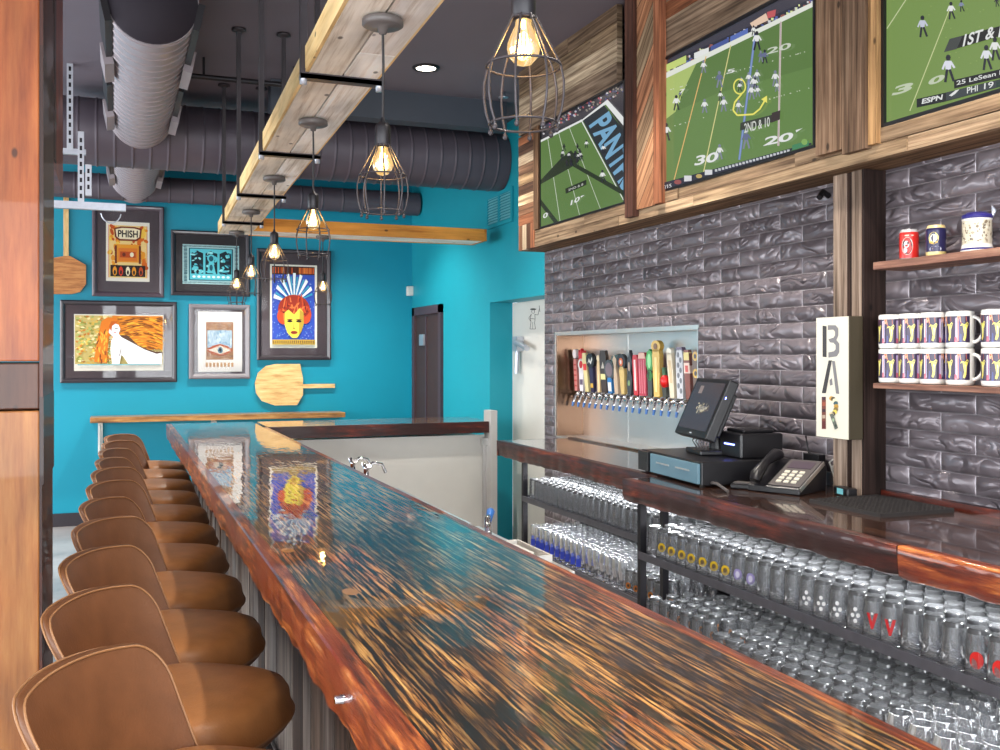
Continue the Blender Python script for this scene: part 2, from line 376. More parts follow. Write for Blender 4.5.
class Art:
    """flat coloured shapes of a picture, drawn on a plane; P(px,py,layer) -> xyz"""
    def __init__(s, P, off): s.m = MB(off); s.P = P; s.l = 0
    def poly(s, pts, col):
        s.l += 1; s.m.face([s.P(x, y, s.l) for x, y in pts], col)
    def rect(s, x0, y0, x1, y1, col): s.poly([(x0, y0), (x1, y0), (x1, y1), (x0, y1)], col)
    def line(s, a, b, w, col):
        dx, dy = b[0] - a[0], b[1] - a[1]; l = math.hypot(dx, dy) or 1; nx, ny = -dy / l * w / 2, dx / l * w / 2
        s.poly([(a[0] + nx, a[1] + ny), (b[0] + nx, b[1] + ny), (b[0] - nx, b[1] - ny), (a[0] - nx, a[1] - ny)], col)
    def path(s, pts, w, col):
        for a, b in zip(pts, pts[1:]): s.line(a, b, w, col)
    def ell(s, cx, cy, rx, ry, col, n=18, rot=0):
        s.poly([(cx + rx * cos(t) * cos(rot) - ry * sin(t) * sin(rot), cy + rx * cos(t) * sin(rot) + ry * sin(t) * cos(rot)) for t in [2 * pi * k / n for k in range(n)]], col)
    def text(s, txt, o, ax, ay, col, bold=.01):
        """o = lower left, ax = vector of the whole text's width, ay = vector of capital height"""
        s.l += 1
        for t in textpolys(txt, bold): s.m.face([s.P(o[0] + x * ax[0] + y * ay[0], o[1] + x * ax[1] + y * ay[1], s.l) for x, y in t], col)
# ================================================================== ROOM
XW, XB, YB, ZC = 2.86, 2.60, 9.90, 3.39      # teal side wall, brick face, back wall, ceiling
XL, YF = -4.6, -3.2
def slab(name, mat, x0, x1, y0, y1, z0, z1, **k):
    m = MB(((x0 + x1) / 2, (y0 + y1) / 2, z0)); m.box(x0, x1, y0, y1, z0, z1, **k); return struct(m.build(name, mat))
slab('floor', 'concrete', XL - .2, 3.4, YF - .2, YB + .2, -.1, 0)
slab('ceiling', 'ceiling_paint', XL - .2, 3.4, YF - .2, YB + .2, ZC, ZC + .1)
slab('wall_back', 'teal_wall', XL, 3.3, YB, YB + .15, 0, ZC)
# side wall with the doorway recess
m = MB((XW, 8, 0))
m.box(XW, XW + .2, 5.9, 7.60, 2.0, ZC); m.box(XW, XW + .2, 7.60, YB, 0, ZC); m.box(XW, XW + .2, 5.5, 5.9, 0, 2.0)
struct(m.build('wall_right', 'teal_lit'))
slab('wall_recess', 'white_wall', XW + .26, XW + .3, 5.5, 7.65, 0, 2.1)
# brick veneer around the tap opening, on the service side
AY0, AY1, AZ0, AZ1 = 4.08, 5.72, 1.05, 1.703
m = MB((XB, 2, 0))
for y0, y1, z0, z1 in ((AY1, 5.90, 0, ZC), (-.2, AY0, 0, ZC), (AY0, AY1, 0, AZ0), (AY0, AY1, AZ1, ZC)):
    m.box(XB, XB + .26, y0, y1, z0, z1)
o = struct(m.build('wall_brick', 'crinkled_brick')); o['kind'] = 'structure'
# reset the brick's object space to the world so courses run level
slab('wall_service', 'white_wall', XB, XB + .26, YF, -.2, 0, ZC)
# window walls on the street sides (outside the view)
def window_wall(name, horiz, pos, a0, a1, n):
    m = MB((pos if horiz else 0, 0 if horiz else pos, 0))
    def bx(a, b, z0, z1, t=.15):
        if horiz: m.box(pos - t, pos, a, b, z0, z1)
        else: m.box(a, b, pos - t, pos, z0, z1)
    bx(a0, a1, 0, .5); bx(a0, a1, 2.9, ZC); w = (a1 - a0) / n
    for i in range(n + 1): c = a0 + i * w; bx(max(a0, c - .15), min(a1, c + .15), .5, 2.9)
    struct(m.build(name, 'white_wall'))
window_wall('wall_left', True, XL, YF, YB, 5)
window_wall('wall_front', False, YF, XL, XB, 3)
def window_frame(name, horiz, pos, a0, a1):
    m = MB(((pos if horiz else (a0 + a1) / 2), ((a0 + a1) / 2 if horiz else pos), .5))
    for a in (a0, (a0 + a1) / 2 - .02, a1 - .04):
        if horiz: m.box(pos - .12, pos - .06, a, a + .04, .5, 2.9)
        else: m.box(a, a + .04, pos - .12, pos - .06, .5, 2.9)
    for z in (.5, 1.9, 2.86):
        if horiz: m.box(pos - .12, pos - .06, a0, a1, z, z + .04)
        else: m.box(a0, a1, pos - .12, pos - .06, z, z + .04)
    struct(m.build(name, 'black_metal'))
w = (YB - YF) / 5
for i in range(5): window_frame('window_%d' % (i + 1), True, XL, YF + i * w + .15, YF + (i + 1) * w - .15)
w = (XB - XL) / 3
for i in range(3): window_frame('window_%d' % (i + 6), False, YF, XL + i * w + .15, XL + (i + 1) * w - .15)
slab('baseboard_back', 'baseboard', XL, XW, YB - .015, YB, 0, .12)
slab('baseboard_right', 'baseboard', XW - .015, XW, 7.6, 8.80, 0, .12)
slab('trim_1', 'ceiling_beam', .95, 2.62, 6.62, 6.76, 3.19, ZC)            # boxed drop under the ceiling

# door in the far corner of the side wall
def zz(px, py, X): return at(px, py, X=X)
m = MB((XW, 9.3, 0)); dz = 2.05
m.box(XW - .03, XW + .0, 9.72, 9.80, 0, dz); m.box(XW - .03, XW, 8.84, 8.92, 0, dz); m.box(XW - .03, XW, 8.84, 9.80, dz - .08, dz)
dr = struct(m.build('door_1', 'door_frame'))
m = MB(); m.box(-.012, 0, -.38, .42, 0, 1.97); m.build('door_leaf', 'dark_door', dr)
m = MB(); m.box(-.022, -.012, .03, .06, 0.02, 1.95); m.build('door_stile', 'door_frame', dr)
for z in (1.72, .86): m = MB(); m.box(-.03, -.01, .1, .24, z - .055, z + .055); m.build('hinge', 'galvanised', dr)
# walk-in door in the recess
m = MB((XW + .24, 6.8, 0)); m.box(XW + .20, XW + .255, 5.95, 7.598, .002, 1.998)
dr = struct(m.build('door_2', 'white_paint'))
m = MB(); zz_ = 1.70
m.box(-.10, -.03, .56, .66, 1.60, 1.72); m.tube([(-.09, .60, 1.66), (-.12, .5, 1.67), (-.12, .3, 1.62)], .022, 10); m.tube([(-.07, .62, 1.62), (-.08, .62, 1.42)], .02, 8)
m.build('latch_handle', 'galvanised', dr)
# line drawing of a standing figure on the white door
a = Art(lambda x, y, l: (lambda q: (q[0] - .001 * 0 - .0003 - .00002 * l, q[1], q[2]))(at(x, y, X=XW + .20)), (XW + .24, 6.8, 0))
D = (70, 72, 70)
a.ell(533.2, 309.2, 3.2, .9, D); a.ell(533.2, 311.5, 1.7, 2.2, D); a.ell(533.2, 311.7, 1.2, 1.7, (215, 213, 206))
a.path([(531.5, 314), (530.3, 318), (531, 322), (530, 329)], .5, D); a.path([(534.8, 314), (535.2, 319), (534.6, 323), (535.6, 329)], .5, D)
a.path([(531.5, 314), (528.8, 318), (530.5, 321)], .5, D); a.path([(534.8, 314.5), (538, 315), (539.6, 308)], .5, D); a.path([(539.3, 305.5), (540, 312)], .5, D)
a.path([(530.2, 318.5), (535.2, 319)], .5, D); a.path([(530, 329), (535.6, 329)], .5, D); a.path([(532.7, 322), (532.7, 329)], .35, D)
a.m.build('door_drawing', 'print', dr)

# big timber pillar at the left
t = thing('timber_pillar', 'squared timber pillar with a dark band between orange and tan wood, in front of the teal wall', 'pillar', (-.6, 3.25, 0))
z1 = at(20, 411, Y=3.0)[2]; z2 = at(20, 363, Y=3.0)[2]
for nm, a0, a1, c in (('lower_post', 0, z1, (190, 174, 152)), ('middle_block', z1 + .004, z2, (92, 74, 78)), ('upper_post', z2 + .004, ZC, (186, 142, 114))):
    m = MB((-.6, 3.25, 0)); m.box(-.95, -.197, 3.0, 3.5, a0, a1, c, 2); m.build(nm, 'pillar_wood', t, .004)
m = MB((-.6, 3.25, 0))
for i in range(14): m.box(-.197, -.19 + R.uniform(-.003, .005), 3.003, 3.497, i * .2425, (i + 1) * .2425, R.choice([(84, 52, 36), (56, 36, 30), (100, 62, 40)]), 2)
m.build('side_cladding', 'pillar_wood', t)
m = MB((-.19, 3.9, 2.19)); m.box(-.5, -.19, 3.502, 4.15, 2.19, ZC, (150, 84, 48), 2); m.box(-.5, -.186, 3.52, 3.62, 2.21, ZC, (54, 32, 24), 2)
tag(m.build('wall_casing', 'pillar_wood'), 'dark brown boarded casing hanging from the ceiling just behind the timber pillar', 'casing')

# ================================================================== DUCTS
def duct(name, label, mat, axis, c, r, h0, h1, pitch=.13):
    prof = [(.001, h0), (r, h0)]; h = h0 + pitch
    while h < h1 - .05:
        prof += [(r, h - .006), (r, h), (r + .005, h + .005), (r + .005, h + .012), (r, h + .017), (r, h + .023)]; h += pitch
    prof += [(r, h1), (.001, h1)]
    m = MB(c); m.lathe(prof, c, 36, axis=axis)
    for f in range(len(m.sm)): pass
    o = m.build(name, mat); o.modifiers.new('es', 'EDGE_SPLIT').split_angle = radians(50)
    return tag(o, label, 'duct')
D1Y, D1Z, D1R = 7.34, H + 1.53, .228
duct('spiral_duct', 'large dark spiral duct running across the room below the ceiling', 'duct_dark', 'x', (0, D1Y, D1Z), D1R, -.36, 2.855, .115)
# duct along the room with side registers, light on it put into the grey
t = thing('spiral_duct', 'spiral duct with side registers, the light on it painted as pale grey, running away overhead towards the teal wall', 'duct', (.155, 4.8, H + 1.60))
def duct_part(y0, y1):
    m = MB((.155, 4.8, H + 1.60)); r = .2; prof = []; h = y0 + .02
    prof = [(.001, y0), (r - .01, y0), (r, y0)]
    while h < y1 - .03: prof += [(r, h - .005), (r, h), (r + .005, h + .004), (r + .005, h + .009), (r, h + .013), (r, h + .018)]; h += .105
    prof += [(r, y1), (.001, y1)]
    m.lathe(prof, (.155, 0, H + 1.60), 36, axis='y'); o = m.build('duct_tube', 'duct_lit', t); o.modifiers.new('es', 'EDGE_SPLIT').split_angle = radians(50)
duct_part(4.74, 9.75)
m = MB((.155, 4.8, H + 1.60)); m.lathe([(.001, 4.725), (.196, 4.725), (.196, 4.74)], (.155, 0, H + 1.60), 36, axis='y'); m.build('end_cap', 'cap_dark', t)
for y0, y1 in ((4.72, 5.65), (5.85, 6.85), (8.1, 9.1)):
    for s in (-1, 1):
        m = MB((.155, 4.8, H + 1.60))
        def T(x, y, z, s=s):
            a = radians(-12 if True else 0); return (.155 + s * (x * cos(a) - z * sin(a)), y, H + 1.60 + x * sin(a) + z * cos(a))
        m.box(.192, .222, y0, y0 + (y1 - y0) * .62, -.075, .05, T=T); o = m.build('register_box', 'black_metal', t)
        m = MB((.155, 4.8, H + 1.60)); m.box(.19, .236, y0 + (y1 - y0) * .62, y1, -.11, .0, T=T); m.build('register_plate', 'duct_lit', t)
duct('service_pipe', 'slim dark spiral pipe along the top of the teal wall behind the big ducts', 'duct_dark', 'x', (0, 9.62, H + 1.52), .115, -.75, 2.84, .2)

# ceiling services
m = MB((.8, 6.3, 3.29)); m.tube([(.42, 6.3, 3.27), (1.25, 6.3, 3.27)], .017, 8)
for x in (.5, 1.05): m.tube([(x, 6.3, 3.27), (x, 6.3, ZC)], .008, 6)
tag(m.build('sprinkler_pipe', 'black_metal'), 'thin black pipe hung below the ceiling ahead of the large dark duct', 'pipe')
m = MB((2.5, 6.38, ZC - .04)); m.lathe([(.001, 0), (.012, 0), (.012, -.03), (.035, -.035), (.035, -.04), (.001, -.042)], (2.5, 6.38, ZC), 14)
tag(m.build('fire_sprinkler', 'galvanised'), 'small bright sprinkler head on the dark ceiling near the wooden TV housing', 'sprinkler')
def downlight(x, y, lab):
    t = thing('recessed_downlight', lab, 'ceiling light', (x, y, ZC - .01), group='recessed downlights')
    m = MB(); m.lathe([(.062, .008), (.062, -.002), (.082, -.004), (.088, .008)], n=28); m.build('trim_ring', 'black_metal', t)
    m = MB(); m.lathe([(.001, .002), (.062, .002)], n=28); m.build('lamp_face', 'downlight_glow', t)
downlight(*at(426, 67, Z=ZC)[:2], 'round white recessed downlight glowing in the dark ceiling between beam and TV housing')
# strut hanger with rail near the pillar
def P6(px, py, Y=6.75): return at(px, py, Y=Y)
t = thing('strut_hanger', 'galvanised strut hanger and rail dropped from the ceiling beside the timber pillar', 'hanger', P6(82, 205))
base = P6(82, 205)
def hang(nm, pts, w=.035):
    m = MB(base)
    for a, b in zip(pts, pts[1:]):
        (x0, y0, z0), (x1, y1, z1) = a, b; m.box(min(x0, x1) - w / 2, max(x0, x1) + w / 2, y0 - w / 2, y0 + w / 2, min(z0, z1) - w / 2, max(z0, z1) + w / 2)
    return m.build(nm, 'galvanised', t)
for n_, (px, a_, b_) in enumerate(((70, 64, 150), (81, 132, 205), (88.5, 165, 196))):
    p, q = P6(px, a_), P6(px, b_); m = MB(base); m.box(p[0] - .018, p[0] + .018, p[1] - .02, p[1] + .02, q[2], p[2], (196, 200, 208)); z = q[2] + .04
    while z < p[2] - .04: m.face([(p[0] - .007, p[1] - .0203, z), (p[0] + .007, p[1] - .0203, z), (p[0] + .007, p[1] - .0203, z + .028), (p[0] - .007, p[1] - .0203, z + .028)], (40, 38, 44)); z += .05
    m.build('strut', 'strut_metal', t)
p, q = P6(60, 151), P6(83, 151); hang('cross_arm', [(p[0], p[1], p[2]), (q[0], p[1], p[2])])
p, q = P6(48, 204), P6(122, 208); hang('rail', [(p[0], p[1], p[2]), (q[0], p[1], p[2])], .045)
m = MB(base); c = P6(111, 212); m.tube([(c[0] + .06 * cos(a), c[1], c[2] + .07 * sin(a)) for a in [pi * 1.05 + k * pi / 10 for k in range(10)]], .004, 6); m.build('wire_loop', 'galvanised', t)

# ================================================================== BEAMS AND PENDANTS
def bxc(Y): return .628 + .032 * (Y - 1.475)
BZ = H + .90
t = thing('timber_beam', 'long pale reclaimed timber beam hung above the bar, carrying the cage lamps', 'beam', (.7, 4, BZ))
def Tb(x, y, z): return (x + bxc(y), y, z)
y = .3; i = 0
for side in (0, 1):
    y = .3
    while y < 7.6:
        y2 = min(7.6, y + (2.6 if side else 2.1)); y2 = 7.6 if 7.6 - y2 < .6 else y2
        m = MB((.7, 4, BZ)); m.box(-.108 if side == 0 else .003, -.003 if side == 0 else .112, y, y2 - .004, BZ, BZ + .03, R.choice([(240, 232, 220), (232, 220, 202), (252, 250, 246), (240, 234, 228)]), 1, T=Tb)
        m.build('bottom_plank', 'pale_plank', t); y = y2
for s in (-1, 1):
    m = MB((.7, 4, BZ)); m.box(s * .115 - .005, s * .115 + .005, .3, 7.6, BZ + .001, BZ + .085, (255, 236, 196), 1, T=Tb); m.build('side_board', 'beam_wood', t)
t = thing('timber_beam', 'shorter orange-sided timber beam crossing in front of the teal wall', 'beam', (1.8, 7.45, BZ))
for a, b in ((7.30, 7.325), (7.60, 7.625)):
    m = MB((1.8, 7.45, BZ)); m.box(.93, 2.70, a, b, BZ - .003, BZ + .09, (236, 170, 84), 0); m.build('side_board', 'beam_wood', t)
for a, b in ((7.33, 7.46), (7.464, 7.595)):
    m = MB((1.8, 7.45, BZ)); m.box(.93, 2.70, a, b, BZ, BZ + .03, (250, 248, 244), 0); m.build('bottom_plank', 'pale_plank', t)
m = MB((1.8, 7.45, BZ)); m.box(2.70, 2.72, 7.30, 7.625, BZ - .003, BZ + .09, (220, 150, 70), 1); m.build('end_cap', 'beam_wood', t)
hz = [(.72, 'nearest to the camera, above the frame'), (1.72, 'just before the nearest cage lamp'), (0, 0), (0, 0), (0, 0), (0, 0)]
def Yof(z, X): return (z - ST * X) / CT
hy = [1.75, Yof(3.18, .6), Yof(4.39, .63), Yof(5.53, .66), Yof(6.65, .66)]
hl = ['black iron strap hanger holding the beam above the nearest lamp cord', 'black iron strap hanger under the beam next to the second lamp canopy from the camera',
      'black iron strap hanger under the beam between the second and third lamp canopies', 'black iron strap hanger under the beam between the third and fourth lamp canopies',
      'farthest black iron strap hanger under the beam, close to the crossing beam']
for y, lb in zip(hy, hl):
    c = bxc(y); t = thing('beam_hanger', lb, 'hanger', (c, y, BZ), group='strap hangers under the long beam')
    m = MB(); m.box(-.135, .135, -.02, .02, -.018, -.004); m.box(-.135, .135, -.02, -.016, -.018, .012); m.build('cross_strap', 'iron', t)
    for s in (-1, 1):
        m = MB(); m.box(s * .124 - .011, s * .124 + .011, -.011, .011, -.01, ZC - BZ); m.build('hanger_rod', 'iron', t)
        m = MB(); m.lathe([(.001, .0), (.04, 0), (.04, -.012), (.02, -.02), (.001, -.02)], (s * .124, 0, ZC - BZ), 14); m.build('ceiling_flange', 'iron', t)
        m = MB(); m.lathe([(.001, -.035), (.012, -.035), (.012, -.005)], (s * .124, 0, 0), 8); m.build('nut', 'galvanised', t)

def make_pendant():
    t = thing('cage_pendant', None, 'pendant lamp', (0, 0, 0))
    m = MB(); m.lathe([(.001, 0), (.052, 0), (.055, -.004), (.055, -.018), (.048, -.022), (.014, -.024), (.01, -.04), (.001, -.042)], n=28); m.build('canopy', 'grey_plastic', t)
    m = MB(); m.tube([(0, 0, -.03), (.002, 0, -.12), (0, 0, -.28)], .0035, 8); m.build('cord', 'cord', t)
    m = MB(); m.lathe([(.004, -.262), (.007, -.275), (.0185, -.282), (.0205, -.29), (.0205, -.335), (.017, -.342), (.001, -.342)], n=20); m.build('socket', 'black_metal', t)
    m = MB(); m.lathe([(.0125, -.338), (.0135, -.35), (.021, -.366), (.0265, -.38), (.0275, -.39), (.0245, -.402), (.014, -.414), (.001, -.418)], n=20); b = m.build('bulb', 'amber_bulb', t)
    m = MB()
    for k in range(6):
        a = k * pi / 3; a2 = a + .35; m.tube([(.006 * cos(a), .006 * sin(a), -.358), (.010 * cos(a2), .010 * sin(a2), -.4)], .0011, 5)
    m.tube([(0, 0, -.34), (0, 0, -.36)], .004, 6); m.build('filament', 'filament', b)
    m = MB(); r = .0022
    def ring(rad, z): m.tube([(rad * cos(2 * pi * k / 28), rad * sin(2 * pi * k / 28), z) for k in range(28)], r, 6, closed=True)
    ring(.0195, -.338); ring(.062, -.418); ring(.056, -.514)
    for k in range(8):
        a = 2 * pi * k / 8 + .2
        pr = [(.0195, -.335), (.040, -.375), (.062, -.418), (.0675, -.445), (.0672, -.47), (.063, -.495), (.056, -.514), (.056, -.524)]
        m.tube([(q * cos(a), q * sin(a), z) for q, z in pr], r, 6)
        m.lathe([(.001, -.530), (.0042, -.527), (.0042, -.522), (.001, -.519)], (.056 * cos(a), .056 * sin(a), 0), 8)
    m.build('wire_cage', 'iron', t)
    return t
pz = [1.64, 2.64, 3.78, 4.98, 6.14, 7.19]
pl = ['nearest and largest-looking cage pendant, its cord running out at the top of the view', 'cage pendant hanging just left of the wooden TV housing, second from the camera',
      'cage pendant hanging before the red-haired face poster, third from the camera', 'cage pendant hanging at the left edge of the red-haired face poster, fourth from the camera',
      'cage pendant at the right edge of the turquoise print, fifth from the camera', 'farthest cage pendant on the long beam, over the turquoise print']
P0 = make_pendant(); snap(P0)
spots = []
for z_, lb in zip(pz, pl):
    X = .7
    for _ in range(4): yy = Yof(z_, X); X = bxc(yy)
    spots.append((X, yy, BZ - .004, lb))
q = at(317.6, 239, Z=BZ); spots.append((q[0], 7.46, BZ - .002, 'cage pendant hanging from the crossing beam over the right half of the red-haired poster'))
for i, (x, y, z, lb) in enumerate(spots):
    o = P0 if i == 0 else copy_tree(P0)
    o.location = (x, y, z); o['label'] = lb; o['group'] = 'wire cage pendants over the bar'; o.rotation_euler = (0, 0, i * .4)
    ld = bpy.data.lights.new('bulb_light', 'POINT'); ld.energy = 1.3; ld.color = (1, .72, .42); ld.shadow_soft_size = .02
    lo = bpy.data.objects.new('bulb_light', ld); COL.objects.link(lo); lo.location = (x, y, z - .385)

# ================================================================== BAR
BX0, BX1, BZT, BT = .346, 1.0, 1.06, .115
Y0B, Y1B, YL = .15, 7.73, 7.10
t = thing('bar_countertop', 'glossy resin-coated timber bar top with live reddish edge, turning a corner at the far end', 'bar top', (.69, 3.9, BZT - BT))
off = (.69, 3.9, BZT - BT)
m = MB(off)
xs = [BX0 + .036, .60, .745, .88, BX1 - .03]
for a, b in zip(xs, xs[1:]):
    m.box(a, b, Y0B, Y1B, BZT - .06, BZT, g=1)
m.build('plank_top', 'bar_top', t)
m = MB(off); m.box(BX1 + .002, 2.70, YL + .04, Y1B, BZT - .06, BZT, g=0); m.build('return_top', 'bar_top', t)
# live edge board
def live(x_of, zr, y0, y1, n, flip, name, mat, thick):
    m = MB(off); rows = []; RR = random.Random(3 if flip else 5)
    ph = [RR.uniform(0, 6) for _ in range(8)]
    for i in range(n + 1):
        y = y0 + (y1 - y0) * i / n
        w1 = sum(sin(y * f + p) for f, p in zip((3.1, 7.3, 13.7, 29., 47.), ph)) / 5
        w2 = sum(sin(y * f + p) for f, p in zip((2.3, 5.9, 17.7, 37., 61.), ph[3:])) / 5
        b = zr + .016 * w1 + .010 * w2; s = -1 if not flip else 1
        x0 = x_of
        pr = [(x0 - s * thick, BZT), (x0 - s * .004, BZT), (x0, BZT - .004), (x0 + s * .004 * w2, BZT - .035), (x0 + s * .008 * w1, BZT - .07), (x0 - s * (.004 - .008 * w2), b + .012), (x0 - s * .02, b), (x0 - s * thick, b)]
        rows.append([(px, y, pz_) for px, pz_ in pr])
    m.grid(rows, smooth=True, uvf=lambda i, j: ((y1 - y0) * i / n, [0, .054, .058, .09, .125, .16, .175, .21][j] if j < 8 else .3), closed_u=False)
    m.face(rows[0]); m.face(rows[-1][::-1])
    o = m.build(name, mat, t); o.modifiers.new('es', 'EDGE_SPLIT').split_angle = radians(28); return o
live(BX0, BZT - .115, Y0B, Y1B, 420, False, 'edge_board', 'bar_edge', .0355)
live(BX1, BZT - .10, Y0B, YL, 380, True, 'edge_board', 'bar_edge', .0295)
m = MB(off); m.box(BX1 + .002, 2.70, YL, YL + .038, BZT - .085, BZT, g=0); m.build('return_edge_board', 'slab_red', t)
m = MB(off); m.lathe([(.001, -.012), (.007, -.012), (.008, 0.004), (.008, .012)], (BX0 - .006, 1.58, 1.015), 12, axis='x'); m.build('bag_hook', 'chrome', t)
# bar front of weathered boards
t = thing('bar_cabinet', 'weathered grey vertical boards cladding the customer side of the bar', 'bar', (.7, 3.9, 0))
off = (.7, 3.9, 0); m = MB(off); y = Y0B + .05
while y < Y1B - .06:
    w_ = R.uniform(.10, .19); y2 = min(Y1B - .05, y + w_); d_ = R.uniform(0, .012)
    m.box(.535 - d_, .565, y, y2 - .005, 0, .945, R.choice([(235, 228, 222), (200, 190, 184), (172, 150, 134), (215, 214, 216), (110, 84, 68)]), 2); y = y2
m.build('front_cladding', 'grey_board', t)
m = MB(off); m.box(.565, .93, Y0B + .05, YL + .1, 0, .944); m.build('carcass', 'white_paint', t)
m = MB(off); m.box(.565, 2.66, YL + .1, Y1B - .05, 0, .94); m.build('return_carcass', 'white_paint', t)
m = MB(off); m.box(.94, 2.66, YL + .085, YL + .1, 0, .955); m.build('return_panel', 'white_paint', t)
q = at(486, 470, Y=YL + .08); m = MB(off); m.box(q[0] - .03, q[0] + .03, YL + .07, YL + .085, 0, .92); m.build('panel_strip', 'steel', t)
m = MB(off); m.box(q[0] - .05, q[0] + .03, YL + .03, YL + .085, .88, .93); m.build('bracket', 'steel', t)
m = MB(off); m.tube([(.495, Y0B + .1, .2), (.495, 7.6, .2)], .014, 12)
for k in range(6): m.tube([(.495, .6 + k * 1.35, .2), (.54, .6 + k * 1.35, .2)], .012, 8)
m.build('foot_rail', 'iron', t)
q = at(493.5, 470, Y=YL - .02)
m = MB((q[0], YL, 0)); m.box(q[0] - .028, q[0] + .028, YL - .03, YL + .12, 0, H - .425)
tag(m.build('end_post', 'post_metal', bevel=.003), 'slim steel end post standing at the far corner of the bar return', 'post')

# under-bar station and its fittings
t = thing('underbar_station', 'stainless under-bar station standing behind the bar top near its middle', 'bar station', (1.13, 2.9, 0))
m = MB((1.13, 2.9, 0)); m.box(1.04, 1.22, 2.55, 3.35, .3, .955); m.build('cabinet', 'steel', t, .004)
for x in (1.055, 1.205):
    for y in (2.57, 3.33):
        m = MB((1.13, 2.9, 0)); m.tube([(x, y, 0), (x, y, .3)], .014, 8); m.build('leg', 'steel', t)
m = MB((1.1, 2.72, .955)); m.box(1.045, 1.17, 2.60, 2.86, .955, .96); 
for a in ((1.045, 1.05, 2.60, 2.86), (1.165, 1.17, 2.60, 2.86), (1.05, 1.165, 2.60, 2.605), (1.05, 1.165, 2.855, 2.86)): m.box(*a, .96, .995)
m.box(1.06, 1.155, 2.70, 2.84, .96, .985, (20, 40, 50))
o = tag(m.build('bar_caddy', 'white_paint'), 'white plastic caddy tray just behind the inner edge of the bar top', 'tray')
t = thing('faucet', 'small chrome faucet with a blue lever behind the bar near the white caddy', 'faucet', (1.13, 3.02, .955))
m = MB(); m.lathe([(.02, 0), (.02, .01), (.012, .02), (.012, .07), (.001, .075)], n=12); m.tube([(0, 0, .06), (-.01, -.03, .095), (-.03, -.07, .095), (-.035, -.08, .07)], .008, 8); m.build('spout', 'chrome', t)
m = MB(); m.tube([(0, 0, .07), (.02, .03, .10), (.03, .05, .09)], [.01, .014, .01], 8); m.build('lever', 'cap_blue', t)
# sink with tap further down the bar
t = thing('underbar_sink', 'stainless under-bar sink half hidden behind the far part of the bar top', 'sink', (1.12, 4.6, 0))
m = MB((1.12, 4.6, 0)); m.box(1.03, 1.42, 4.0, 4.02, .6, .85); m.box(1.03, 1.42, 5.2, 5.22, .6, .85); m.box(1.03, 1.05, 4.02, 5.2, .6, .93); m.box(1.40, 1.42, 4.02, 5.2, .6, .85); m.box(1.05, 1.40, 4.02, 5.2, .6, .615); m.build('basin', 'steel', t)
for x in (1.05, 1.40):
    for y in (4.03, 5.19): m = MB((1.12, 4.6, 0)); m.tube([(x, y, 0), (x, y, .6)], .016, 8); m.build('leg', 'steel', t)
def bar_tap(x, y, top, lb):
    t = thing('faucet', lb, 'faucet', (x, y, .93)); h = top - .93
    m = MB(); m.lathe([(.022, 0), (.022, .01), (.012, .015), (.012, h - .03), (.014, h - .02), (.001, h - .018)], n=12); m.tube([(0, 0, h - .03), (.03, 0, h - .005), (.07, 0, h - .012), (.09, 0, h - .05)], .008, 8); m.build('spout', 'chrome', t)
    for s in (-1, 1):
        m = MB(); m.tube([(0, 0, h - .04), (0, s * .03, h - .03), (0, s * .05, h - .012)], [.008, .008, .012], 8); m.build('handle', 'chrome', t)
bar_tap(1.045, 4.62, 1.085, 'chrome sink tap peeking over the bar edge before the white panel, the left one')
bar_tap(1.045, 4.35, 1.09, 'chrome sink tap peeking over the bar edge before the white panel, the right one')

